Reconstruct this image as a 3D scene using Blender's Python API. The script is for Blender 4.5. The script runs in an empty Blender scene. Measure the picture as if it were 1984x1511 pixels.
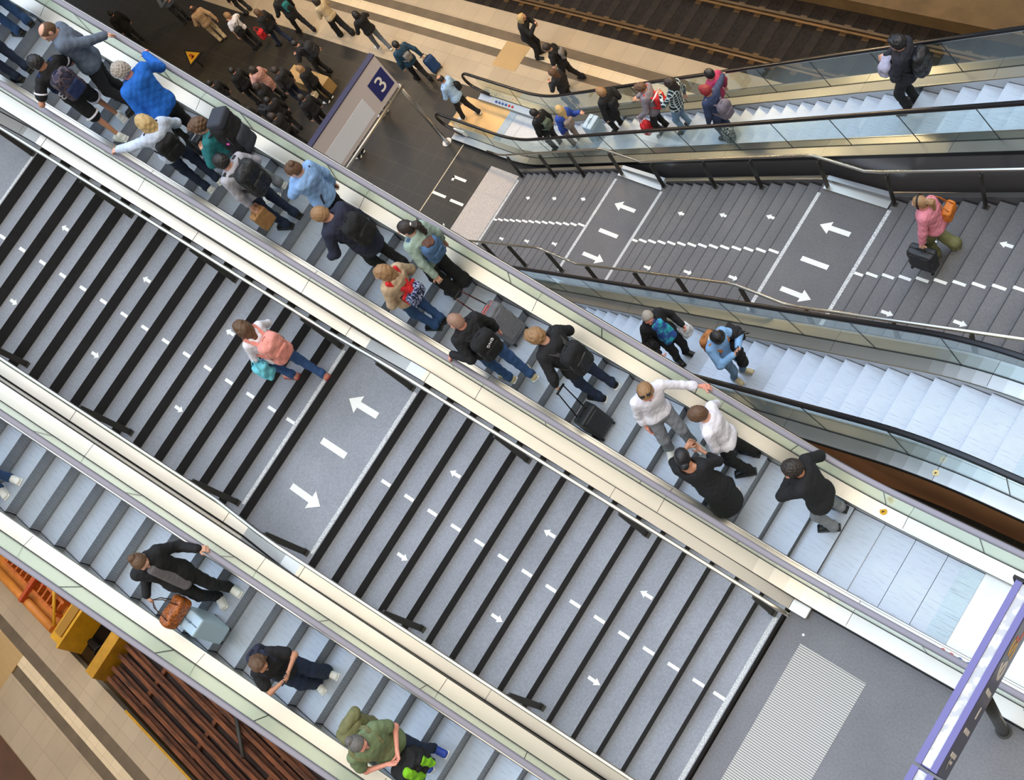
import bpy, bmesh, math, random
import numpy as np
from mathutils import Vector, Matrix

C = bpy.context.scene.collection
SC = bpy.context.scene
random.seed(7)
RNG = np.random.default_rng(7)
PI = math.pi

# ------------------------------------------------------------------ camera, sky, light, exposure
cam_d = bpy.data.cameras.new('camera')
cam_d.sensor_fit = 'HORIZONTAL'
cam_d.sensor_width = 36.0
cam_d.lens = 36.0 * 2094.248 / 1984.0
cam_d.clip_start = 0.1
cam_d.clip_end = 300
cam = bpy.data.objects.new('camera', cam_d)
C.objects.link(cam)
cam.matrix_world = Matrix(((-0.724999, 0.387107, -0.56967, -4.0426),
                           (-0.532176, -0.839903, 0.106543, -0.3796),
                           (-0.437224, 0.380409, 0.814938, 13.3089),
                           (0, 0, 0, 1)))
SC.camera = cam
SC.view_settings.view_transform = 'Standard'
SC.view_settings.look = 'None'
SC.view_settings.gamma = 1.0
SC.view_settings.use_curve_mapping = False
SC.view_settings.exposure = 0.88

def lin(c):
    return tuple((v / 12.92 if v <= 0.04045 else ((v + 0.055) / 1.055) ** 2.4) for v in c)

def rgb(r, g, b):
    return lin((r / 255, g / 255, b / 255)) + (1.0,)

world = bpy.data.worlds.new('station_daylight')
SC.world = world
world.use_nodes = True
wn = world.node_tree.nodes
wl = world.node_tree.links
wn.clear()
w_out = wn.new('ShaderNodeOutputWorld')
w_bg = wn.new('ShaderNodeBackground')
w_tc = wn.new('ShaderNodeTexCoord')
w_sep = wn.new('ShaderNodeSeparateXYZ')
def w_ramp(stops):
    r = wn.new('ShaderNodeValToRGB')
    el = r.color_ramp.elements
    el[0].position, el[0].color = stops[0][0], stops[0][1] + (1,)
    el[1].position, el[1].color = stops[-1][0], stops[-1][1] + (1,)
    for p_, c_ in stops[1:-1]:
        q_ = el.new(p_)
        q_.color = c_ + (1,)
    return r
# dim warm hall around, bright glass roof above: warmer over the stairs, bluer towards the open end
w_up = w_ramp([(0.0, (0.10, 0.08, 0.055)), (0.30, (0.20, 0.17, 0.13)), (0.62, (0.62, 0.62, 0.62)), (0.85, (1.0, 1.0, 1.0))])
w_hue = w_ramp([(0.14, (0.34, 0.33, 0.31)), (0.25, (0.58, 0.54, 0.48)), (0.34, (1.10, 1.00, 0.84)), (0.43, (1.04, 1.00, 0.92)), (0.52, (0.86, 0.95, 1.08)), (0.68, (0.62, 0.80, 1.08)), (0.85, (0.45, 0.52, 0.62))])
w_hx = wn.new('ShaderNodeMath')
w_hx.operation = 'MULTIPLY_ADD'
w_hx.inputs[1].default_value = 0.5
w_hx.inputs[2].default_value = 0.5
w_mul = wn.new('ShaderNodeMix')
w_mul.data_type = 'RGBA'
w_mul.blend_type = 'MULTIPLY'
w_mul.inputs[0].default_value = 1.0
wl.new(w_tc.outputs['Generated'], w_sep.inputs[0])
wl.new(w_sep.outputs['Z'], w_up.inputs[0])
wl.new(w_sep.outputs['X'], w_hx.inputs[0])
wl.new(w_hx.outputs[0], w_hue.inputs[0])
wl.new(w_up.outputs[0], w_mul.inputs[6])
wl.new(w_hue.outputs[0], w_mul.inputs[7])
wl.new(w_mul.outputs[2], w_bg.inputs[0])
w_bg.inputs[1].default_value = 1.62
wl.new(w_bg.outputs[0], w_out.inputs[0])

def area_light(name, loc, target, sx, sy, power, col):
    d = bpy.data.lights.new(name, 'AREA')
    d.shape = 'RECTANGLE'
    d.size = sx
    d.size_y = sy
    d.energy = power
    d.color = col
    o = bpy.data.objects.new(name, d)
    C.objects.link(o)
    o.location = loc
    v = Vector(target) - Vector(loc)
    o.rotation_euler = v.to_track_quat('-Z', 'Y').to_euler()
    return o
# ------------------------------------------------------------------ materials
MATS = {}
def mat(name, col, rough=0.6, metal=0.0, bump=None, var=None, kind=None, spec=0.5, col2=None, scale=1.0, emit=None):
    """col (r,g,b) 0..255 sRGB; bump=(scale,strength); var=(scale,amount)"""
    if name in MATS:
        return MATS[name]
    m = bpy.data.materials.new(name)
    MATS[name] = m
    m.use_nodes = True
    nt = m.node_tree
    N, L = nt.nodes, nt.links
    b = N['Principled BSDF']
    base = rgb(*col)
    b.inputs['Base Color'].default_value = base
    b.inputs['Roughness'].default_value = rough
    b.inputs['Metallic'].default_value = metal
    b.inputs['Specular IOR Level'].default_value = spec
    if emit:
        b.inputs['Emission Color'].default_value = rgb(*emit[0])
        b.inputs['Emission Strength'].default_value = emit[1]
    if not (bump or var or kind):
        return m
    tc = N.new('ShaderNodeTexCoord')
    src = tc.outputs['Object']
    def noise(sc, det=4.0, vec=src, rgh=0.55):
        n = N.new('ShaderNodeTexNoise')
        n.inputs['Scale'].default_value = sc
        n.inputs['Detail'].default_value = det
        n.inputs['Roughness'].default_value = rgh
        L.new(vec, n.inputs['Vector'])
        return n
    def ramp(fac, stops, interp='LINEAR'):
        r = N.new('ShaderNodeValToRGB')
        r.color_ramp.interpolation = interp
        el = r.color_ramp.elements
        el[0].position, el[0].color = stops[0]
        el[1].position, el[1].color = stops[-1]
        for p, c in stops[1:-1]:
            q = el.new(p)
            q.color = c
        L.new(fac, r.inputs[0])
        return r
    def mapping(sx, sy, sz):
        mp = N.new('ShaderNodeMapping')
        mp.inputs['Scale'].default_value = (sx, sy, sz)
        L.new(src, mp.inputs['Vector'])
        return mp.outputs[0]
    def mix(fac, a, bb, mode='MIX'):
        x = N.new('ShaderNodeMix')
        x.data_type = 'RGBA'
        x.blend_type = mode
        if isinstance(fac, (int, float)):
            x.inputs[0].default_value = fac
        else:
            L.new(fac, x.inputs[0])
        for i, v in ((6, a), (7, bb)):
            if isinstance(v, tuple):
                x.inputs[i].default_value = v
            else:
                L.new(v, x.inputs[i])
        return x.outputs[2]
    def wave(sc, axis='Y', dist=0.0, vec=src, prof='SIN'):
        w = N.new('ShaderNodeTexWave')
        w.wave_type = 'BANDS'
        w.bands_direction = axis
        w.wave_profile = prof
        w.inputs['Scale'].default_value = sc
        w.inputs['Distortion'].default_value = dist
        L.new(vec, w.inputs['Vector'])
        return w
    color = None
    height = None
    c2 = rgb(*col2) if col2 else tuple(v * 0.5 for v in base[:3]) + (1,)
    if var:
        n = noise(var[0])
        lo = tuple(v * (1 - var[1]) for v in base[:3]) + (1,)
        hi = tuple(min(1, v * (1 + var[1])) for v in base[:3]) + (1,)
        color = ramp(n.outputs['Fac'], [(0.25, lo), (0.75, hi)]).outputs[0]
    if kind == 'groove':          # fine ribs running along X (bands along Y)
        w = wave(scale, 'Y')
        color = mix(ramp(w.outputs['Fac'], [(0.25, (1, 1, 1, 1)), (0.6, (0, 0, 0, 1))]).outputs[0], color or base, c2)
        n = noise(6.0, 3.0, mapping(0.5, 16, 1))
        color = mix(ramp(n.outputs['Fac'], [(0.58, (0, 0, 0, 1)), (0.66, (0.8, 0.8, 0.8, 1))]).outputs[0], color, tuple(v * 0.5 for v in base[:3]) + (1,))
        n = noise(2.2, 3.0)
        color = mix(ramp(n.outputs['Fac'], [(0.35, (0, 0, 0, 1)), (0.7, (0.35, 0.35, 0.35, 1))]).outputs[0], color, tuple(v * 0.62 for v in base[:3]) + (1,))
        height = w.outputs['Fac']
    elif kind == 'tiles':
        br = N.new('ShaderNodeTexBrick')
        br.offset = 0.0
        br.inputs['Scale'].default_value = scale
        br.inputs['Mortar Size'].default_value = 0.006
        br.inputs['Brick Width'].default_value = 0.6
        br.inputs['Row Height'].default_value = 0.6
        br.inputs['Color1'].default_value = base
        br.inputs['Color2'].default_value = tuple(v * 0.9 for v in base[:3]) + (1,)
        br.inputs['Mortar'].default_value = c2
        L.new(src, br.inputs['Vector'])
        color = br.outputs['Color']
        if var:
            n = noise(var[0], 6)
            color = mix(1.0, color, ramp(n.outputs['Fac'], [(0.3, (1 - var[1],) * 3 + (1,)), (0.7, (1,) * 4)]).outputs[0], 'MULTIPLY')
    elif kind == 'speckle':
        n = noise(scale, 2.0)
        color = mix(ramp(n.outputs['Fac'], [(0.45, (0, 0, 0, 1)), (0.55, (1, 1, 1, 1))]).outputs[0], base, c2)
    elif kind == 'brush':
        n = noise(scale, 5.0, mapping(1.0, 60, 60))
        color = mix(n.outputs['Fac'], tuple(v * 0.88 for v in base[:3]) + (1,), base)
        n2 = noise(1.3, 3.0)
        rr = N.new('ShaderNodeMapRange')
        rr.inputs[3].default_value = max(0.05, rough - 0.1)
        rr.inputs[4].default_value = rough + 0.1
        L.new(n2.outputs['Fac'], rr.inputs[0])
        L.new(rr.outputs[0], b.inputs['Roughness'])
    elif kind == 'worn':          # walked-on rubber/stone: broad stains and fine grain
        n1 = noise(0.9, 5.0)
        n2 = noise(38.0, 3.0)
        c = mix(ramp(n1.outputs['Fac'], [(0.3, (0, 0, 0, 1)), (0.7, (1, 1, 1, 1))]).outputs[0], tuple(v * 0.82 for v in base[:3]) + (1,), tuple(v * 1.1 for v in base[:3]) + (1,))
        color = mix(ramp(n2.outputs['Fac'], [(0.35, (0.8,) * 3 + (1,)), (0.65, (1,) * 4)]).outputs[0], (0, 0, 0, 1), c, 'MIX')
    elif kind == 'camo':
        n = noise(scale, 2.0)
        color = ramp(n.outputs['Fac'], [(0.0, base), (0.46, c2), (0.54, tuple(v * 0.35 for v in base[:3]) + (1,)), (0.62, base)], 'CONSTANT').outputs[0]
    elif kind == 'plaid':
        w1 = wave(scale, 'Z')
        w2 = wave(scale, 'Y')
        r1 = ramp(w1.outputs['Fac'], [(0.80, (0, 0, 0, 1)), (0.9, (1, 1, 1, 1))])
        r2 = ramp(w2.outputs['Fac'], [(0.80, (0, 0, 0, 1)), (0.9, (1, 1, 1, 1))])
        f = mix(1.0, r1.outputs[0], r2.outputs[0], 'LIGHTEN')
        color = mix(f, base, c2)
    elif kind == 'tiedye':
        n = noise(scale, 3.0)
        color = ramp(n.outputs['Fac'], [(0.3, rgb(40, 70, 150)), (0.5, base), (0.58, c2), (0.75, rgb(20, 120, 160))]).outputs[0]
    elif kind == 'strand':
        w = wave(scale, 'Y', 3.0)
        n = noise(scale * 3, 3.0)
        color = mix(w.outputs['Fac'], tuple(v * 0.6 for v in base[:3]) + (1,), c2 if col2 else tuple(min(1, v * 1.4) for v in base[:3]) + (1,))
        height = n.outputs['Fac']
    elif kind == 'ribs':          # raised bars of a tactile field, bars run along Y
        w = wave(scale, 'Y')
        color = mix(ramp(w.outputs['Fac'], [(0.42, (0, 0, 0, 1)), (0.55, (1, 1, 1, 1))]).outputs[0], c2, base)
        height = w.outputs['Fac']
    elif kind == 'ballast':
        v = N.new('ShaderNodeTexVoronoi')
        v.inputs['Scale'].default_value = scale
        L.new(src, v.inputs['Vector'])
        color = mix(v.outputs['Color'], base, c2)
        height = v.outputs['Distance']
    elif kind == 'rust':
        n = noise(scale, 6.0, mapping(0.6, 4, 4))
        color = ramp(n.outputs['Fac'], [(0.3, c2), (0.55, base), (0.75, tuple(min(1, v * 1.5) for v in base[:3]) + (1,))]).outputs[0]
    if color is not None:
        L.new(color, b.inputs['Base Color'])
    if bump or height is not None:
        bp = N.new('ShaderNodeBump')
        bp.inputs['Strength'].default_value = bump[1] if bump else 0.3
        bp.inputs['Distance'].default_value = 0.02
        if height is None:
            n = noise(bump[0], 4.0)
            height = n.outputs['Fac']
        L.new(height, bp.inputs['Height'])
        L.new(bp.outputs[0], b.inputs['Normal'])
    return m

def glass_mat(name, tint, refl=0.03, haze=0.0, hazecol=(200, 220, 210)):
    m = bpy.data.materials.new(name)
    MATS[name] = m
    m.use_nodes = True
    N, L = m.node_tree.nodes, m.node_tree.links
    N.clear()
    o = N.new('ShaderNodeOutputMaterial')
    t = N.new('ShaderNodeBsdfTransparent')
    t.inputs[0].default_value = rgb(*tint)
    g = N.new('ShaderNodeBsdfGlossy')
    g.inputs['Roughness'].default_value = 0.03
    g.inputs[0].default_value = (0.95, 1, 0.98, 1)
    lw = N.new('ShaderNodeLayerWeight')
    lw.inputs['Blend'].default_value = 0.5
    pw = N.new('ShaderNodeMath')
    pw.operation = 'POWER'
    pw.inputs[1].default_value = 4.5
    L.new(lw.outputs['Facing'], pw.inputs[0])
    f = N.new('ShaderNodeMath')
    f.operation = 'MULTIPLY_ADD'
    f.inputs[1].default_value = 0.75
    f.inputs[2].default_value = refl
    L.new(pw.outputs[0], f.inputs[0])
    x = N.new('ShaderNodeMixShader')
    L.new(f.outputs[0], x.inputs[0])
    L.new(t.outputs[0], x.inputs[1])
    L.new(g.outputs[0], x.inputs[2])
    last = x.outputs[0]
    if haze > 0:
        d = N.new('ShaderNodeBsdfDiffuse')
        d.inputs[0].default_value = rgb(*hazecol)
        x2 = N.new('ShaderNodeMixShader')
        x2.inputs[0].default_value = haze
        L.new(last, x2.inputs[1])
        L.new(d.outputs[0], x2.inputs[2])
        last = x2.outputs[0]
    L.new(last, o.inputs[0])
    return m

M_TREAD = mat('rubber_tread', (140, 142, 148), 0.40, kind='worn', bump=(60, 0.05))
M_TREADB = mat('worn_grey_tread', (102, 100, 101), 0.6, kind='worn', bump=(60, 0.05))
M_RISER = mat('dark_riser', (36, 35, 36), 0.6, var=(9, 0.25))
M_RISERB = mat('grey_riser', (84, 84, 88), 0.65, var=(9, 0.2))
M_WHITE = mat('white_marking', (226, 226, 220), 0.6, var=(60, 0.08))
M_NOSING = mat('speckled_nosing_strip', (216, 216, 214), 0.6, kind='speckle', scale=90, col2=(150, 152, 156))
M_STEEL = mat('brushed_steel', (196, 194, 190), 0.34, 1.0, kind='brush', scale=2.0)
M_STEELW = mat('pale_steel_cladding', (204, 199, 189), 0.34, 0.85, kind='brush', scale=2.0)
M_RAIL = mat('handrail_tube_steel', (205, 200, 190), 0.25, 1.0)
M_POST = mat('dark_post', (62, 61, 58), 0.5, 0.3)
M_BLACKRUB = mat('black_handrail_rubber', (20, 20, 24), 0.3)
M_GREYRUB = mat('grey_handrail_rubber', (138, 134, 144), 0.36)
M_GASKET = mat('black_gasket', (16, 17, 20), 0.5)
M_STEP = mat('escalator_step_aluminium', (206, 212, 222), 0.42, 0.35, kind='groove', scale=22.0, col2=(158, 167, 182), bump=(1, 0.08))
M_STEPR = mat('escalator_step_riser', (186, 194, 208), 0.5, 0.1, kind='groove', scale=15.0, col2=(92, 99, 112), bump=(1, 0.15))
M_COMB = mat('comb_plate_aluminium', (205, 216, 224), 0.4, 0.5, kind='groove', scale=20.0, col2=(176, 192, 205))
M_PLATE = mat('landing_plate', (232, 234, 234), 0.45, 0.15, var=(14, 0.05))
M_GLASSA = glass_mat('pale_green_balustrade_glass', (236, 244, 236), haze=0.22, hazecol=(226, 238, 222))
M_GLASSB = glass_mat('clear_balustrade_glass', (240, 247, 246), haze=0.03, hazecol=(190, 210, 212))
M_DARKPANEL = mat('dark_polished_panel', (98, 96, 98), 0.22, 0.3)
M_BROWN = mat('warm_lit_side_panel', (190, 130, 84), 0.5, 0.2, var=(1.1, 0.2))  # brown cast of the warm platform light is put into the panel colour
M_FLOORM = mat('grey_stone_floor', (118, 117, 120), 0.5, kind='worn', bump=(70, 0.04))
M_DTILE = mat('dark_floor_tile', (54, 48, 39), 0.5, kind='tiles', scale=1.0, col2=(78, 70, 56), var=(0.5, 0.45))
M_BTILE = mat('beige_granite_tile', (190, 172, 146), 0.5, kind='tiles', scale=1.0, col2=(164, 146, 120), var=(0.8, 0.15))
M_DSTRIPE = mat('dark_brown_stripe', (104, 90, 72), 0.55, var=(2, 0.2))
M_LSTRIPE = mat('cream_guide_stripe', (226, 206, 172), 0.55, kind='tiles', scale=1.6, col2=(180, 160, 128))
M_TACT = mat('cream_ribbed_tactile', (206, 172, 118), 0.6, kind='ribs', scale=9, col2=(170, 140, 96), bump=(1, 0.4))
M_TACTG = mat('grey_ribbed_tactile', (206, 203, 196), 0.6, kind='ribs', scale=11, col2=(128, 126, 124), bump=(1, 0.4))
M_TACTS = mat('speckled_tactile', (198, 188, 180), 0.7, kind='speckle', scale=60, col2=(160, 150, 144))
M_BALLAST = mat('track_ballast', (22, 17, 14), 0.9, kind='ballast', scale=14, col2=(44, 34, 26), bump=(1, 0.8))
M_SLEEPER = mat('concrete_sleeper', (44, 36, 27), 0.85, var=(6, 0.35))
M_RAILS = mat('rail_head', (118, 92, 60), 0.45, 0.5, var=(3, 0.25))
M_CURB = mat('ochre_concrete', (128, 100, 62), 0.8, var=(1.5, 0.25))
M_CONC = mat('concrete_soffit', (120, 118, 112), 0.8, var=(1.0, 0.15))
M_PURPLE = mat('purple_sign_paint', (108, 103, 162), 0.4, var=(3, 0.05))
M_PURPLED = mat('dark_violet_sign_face', (44, 38, 66), 0.35)
M_SIGNGREY = mat('grey_sign_face', (206, 200, 206), 0.5)
M_SIGNBLUE = mat('dark_blue_sign_square', (28, 34, 112), 0.45)
M_SIGNLIT = mat('display_panel', (226, 234, 250), 0.35)
M_SIGNW = mat('sign_white', (240, 240, 240), 0.5)
M_DUST = mat('dusty_white_sheet', (222, 224, 226), 0.7, kind='speckle', scale=9, col2=(190, 192, 196))
M_YELLOW = mat('yellow_paint', (196, 146, 24), 0.5, var=(4, 0.2))
M_ORANGE = mat('orange_paint', (196, 122, 44), 0.55, var=(3, 0.2))
M_RUST = mat('rusty_rail_steel', (116, 68, 40), 0.8, 0.2, kind='rust', scale=3, col2=(48, 32, 24))
M_BLACK = mat('black_paint', (16, 15, 15), 0.6)
M_STICKY = mat('yellow_sticker', (236, 176, 30), 0.5)
M_RED = mat('red_sticker', (200, 50, 40), 0.5)
M_BLUE = mat('blue_sticker', (50, 90, 170), 0.5)

# ------------------------------------------------------------------ mesh helpers
class MB:
    def __init__(s):
        s.v, s.f, s.m, s.sm = [], [], [], []
    def add(s, verts, faces, mi=0, smooth=False):
        n = len(s.v)
        s.v.extend([tuple(float(c) for c in q) for q in verts])
        for f in faces:
            s.f.append([n + i for i in f])
            s.m.append(mi)
            s.sm.append(smooth)
        return s
    def box(s, x0, x1, y0, y1, z0, z1, mi=0):
        v = [(x0, y0, z0), (x1, y0, z0), (x1, y1, z0), (x0, y1, z0), (x0, y0, z1), (x1, y0, z1), (x1, y1, z1), (x0, y1, z1)]
        return s.add(v, [(0, 3, 2, 1), (4, 5, 6, 7), (0, 1, 5, 4), (1, 2, 6, 5), (2, 3, 7, 6), (3, 0, 4, 7)], mi)
    def quad(s, a, b, c, d, mi=0):
        return s.add([a, b, c, d], [(0, 1, 2, 3)], mi)
    def poly(s, pts, mi=0):
        return s.add(pts, [tuple(range(len(pts)))], mi)
    def prism(s, pts, vec, mi=0):
        """extrude a planar polygon by vec"""
        n = len(pts)
        q = [tuple(p[i] + vec[i] for i in range(3)) for p in pts]
        fs = [tuple(range(n))[::-1], tuple(range(n, 2 * n))]
        fs += [(i, (i + 1) % n, n + (i + 1) % n, n + i) for i in range(n)]
        return s.add(list(pts) + q, fs, mi)
    def tube(s, path, r, seg=10, mi=0, caps=True):
        pts = [Vector(p) for p in path]
        rs = r if isinstance(r, (list, tuple)) else [r] * len(pts)
        rings = []
        ref = None
        for i, p in enumerate(pts):
            t = (pts[min(i + 1, len(pts) - 1)] - pts[max(i - 1, 0)]).normalized()
            if ref is None:
                ref = Vector((0, 0, 1)) if abs(t.z) < 0.9 else Vector((1, 0, 0))
            u = t.cross(ref).normalized()
            w = u.cross(t).normalized()
            ref = w
            rings.append([p + (u * math.cos(2 * PI * k / seg) + w * math.sin(2 * PI * k / seg)) * rs[i] for k in range(seg)])
        n = len(s.v)
        for rg in rings:
            s.v.extend([tuple(q) for q in rg])
        for i in range(len(pts) - 1):
            for k in range(seg):
                s.f.append([n + i * seg + k, n + i * seg + (k + 1) % seg, n + (i + 1) * seg + (k + 1) % seg, n + (i + 1) * seg + k])
                s.m.append(mi)
                s.sm.append(True)
        if caps:
            s.f.append([n + k for k in range(seg)][::-1]); s.m.append(mi); s.sm.append(False)
            e = n + (len(pts) - 1) * seg
            s.f.append([e + k for k in range(seg)]); s.m.append(mi); s.sm.append(False)
        return s
    def loft(s, sections, closed=True, mi=0, smooth=False, caps=False):
        k = len(sections[0])
        n = len(s.v)
        for sec in sections:
            s.v.extend([tuple(float(c) for c in q) for q in sec])
        for i in range(len(sections) - 1):
            for j in range(k if closed else k - 1):
                j2 = (j + 1) % k
                s.f.append([n + i * k + j, n + i * k + j2, n + (i + 1) * k + j2, n + (i + 1) * k + j])
                s.m.append(mi)
                s.sm.append(smooth)
        if caps:
            s.f.append([n + j for j in range(k)][::-1]); s.m.append(mi); s.sm.append(False)
            e = n + (len(sections) - 1) * k
            s.f.append([e + j for j in range(k)]); s.m.append(mi); s.sm.append(False)
        return s
    def disc(s, c, r, n=16, mi=0, axis='Z', thick=0.004):
        if axis == 'Z':
            pts = [(c[0] + r * math.cos(2 * PI * i / n), c[1] + r * math.sin(2 * PI * i / n), c[2]) for i in range(n)]
            return s.prism(pts, (0, 0, thick), mi)
        pts = [(c[0] + r * math.cos(2 * PI * i / n), c[1], c[2] + r * math.sin(2 * PI * i / n)) for i in range(n)]
        return s.prism(pts, (0, thick, 0), mi)
    def mesh(s, name, mats, off=(0, 0, 0)):
        me = bpy.data.meshes.new(name)
        me.from_pydata([(a - off[0], b - off[1], c - off[2]) for a, b, c in s.v], [], s.f)
        for m in (mats if isinstance(mats, (list, tuple)) else [mats]):
            me.materials.append(m)
        me.polygons.foreach_set('material_index', s.m)
        me.polygons.foreach_set('use_smooth', s.sm)
        me.update()
        return me

ROOT = {}
def obj(name, mb, mats, parent=None, off=None):
    """link one mesh object; vertices are given in world coordinates"""
    if off is None:
        off = ROOT.get(parent.name, (0, 0, 0)) if parent is not None else (0, 0, 0)
    me = mb.mesh(name, mats, off)
    o = bpy.data.objects.new(name, me)
    C.objects.link(o)
    if parent is not None:
        o.parent = parent
        ROOT[o.name] = off
    return o
def thing(name, label, cat, loc, group=None):
    o = bpy.data.objects.new(name, None)
    C.objects.link(o)
    o.location = loc
    o.empty_display_size = 0.1
    o['label'] = label
    o['category'] = cat
    if group:
        o['group'] = group
    ROOT[o.name] = tuple(loc)
    return o
def tag(o, label, cat, group=None, kind=None):
    if label: o['label'] = label
    if cat: o['category'] = cat
    if group: o['group'] = group
    if kind: o['kind'] = kind
    return o
def struct(name, mb, mats, label=None, cat=None):
    o = obj(name, mb, mats)
    o['kind'] = 'structure'
    if label: o['label'] = label
    if cat: o['category'] = cat
    return o
def child_inst(name, me, parent, loc):
    o = bpy.data.objects.new(name, me)
    C.objects.link(o)
    o.parent = parent
    o.location = loc
    return o
def text_mesh(name, txt, size, mtx, m, parent, extrude=0.004):
    """flat lettering placed by a 4x4 matrix"""
    cu = bpy.data.curves.new(name, 'FONT')
    cu.body = txt
    cu.size = size
    cu.extrude = extrude
    cu.align_x = 'CENTER'
    cu.align_y = 'CENTER'
    t = bpy.data.objects.new(name + '_curve', cu)
    C.objects.link(t)
    dg = bpy.context.evaluated_depsgraph_get()
    me = bpy.data.meshes.new_from_object(t.evaluated_get(dg))
    bpy.data.objects.remove(t)
    me.name = name
    me.transform(mtx)
    off = ROOT.get(parent.name, (0, 0, 0))
    me.transform(Matrix.Translation((-off[0], -off[1], -off[2])))
    me.materials.clear()
    me.materials.append(m)
    o = bpy.data.objects.new(name, me)
    C.objects.link(o)
    o.parent = parent
    ROOT[o.name] = off
    return o
def arrow_pts(x, y, z, ln, d, hw=0.055, sw=0.026, hl=0.09):
    """arrow lying in the XY plane pointing along +X (d=1) or -X (d=-1); x,y = middle"""
    a = ln / 2
    pts = [(-a, -sw), (a - hl, -sw), (a - hl, -hw), (a, 0), (a - hl, hw), (a - hl, sw), (-a, sw)]
    pts = [(x + d * px, y + d * py, z) for px, py in pts]
    return pts
# ------------------------------------------------------------------ levels and floors
ZP = -7.47                       # platform level
ZT = -8.6                        # track level
TA, RA = 0.31, 0.16233           # near staircase tread and riser
LA0, LA1 = 4.65, 5.9365          # its landing
TB, RB = 0.3033, 0.1596          # far staircase

def mezz_floor():
    m = MB()
    # the concourse floor, left open where the escalators sink into it
    for x0, x1, y0, y1 in ((-9, -0.02, -1.47, 1.55), (-9, -3.3, -3.22, -1.47), (-9, -3.3, -3.55, -3.22), (-9, -3.3, -5.30, -3.55), (-9, -1.6, -8.38, -5.30),
                           (-9, -3.3, -10.2, -8.38), (-9, -1.6, -14, -10.2), (-9, -0.55, 1.55, 3.4), (-9, 1.5, 3.4, 12)):
        m.box(x0, x1, y0, y1, -0.5, 0.0)
    struct('floor', m, M_FLOORM)
    # the slab of the same level around the opening, beyond the picture
    m = MB()
    m.box(-9, 26.8, 8.6, 16, -0.55, 0.0)
    m.box(26.8, 46, -16, 16, -0.55, 0.0)
    m.box(-1.0, 26.8, -20, -11.6, -0.55, 0.0)
    struct('ceiling', m, M_CONC)
    m = MB()
    for k in range(18):
        pass
    xx0, xx1 = -1.20, -0.32
    m.poly([(xx1, -1.05, 0.004), (xx0, -1.04, 0.004), (xx0, 1.6, 0.004), (xx1, 1.6, 0.004)])
    o = obj('floor_tactile_field', m, M_TACTG)
    tag(o, 'pale grey ribbed tactile field on the floor below the stairs', 'tactile paving', kind='structure')
    m = MB().disc((-0.30, -1.16, 0.001), 0.017, 12)
    tag(obj('paint_spot', m, M_WHITE), 'small white round spot on grey floor by the stair foot', 'spot')
mezz_floor()

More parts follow.
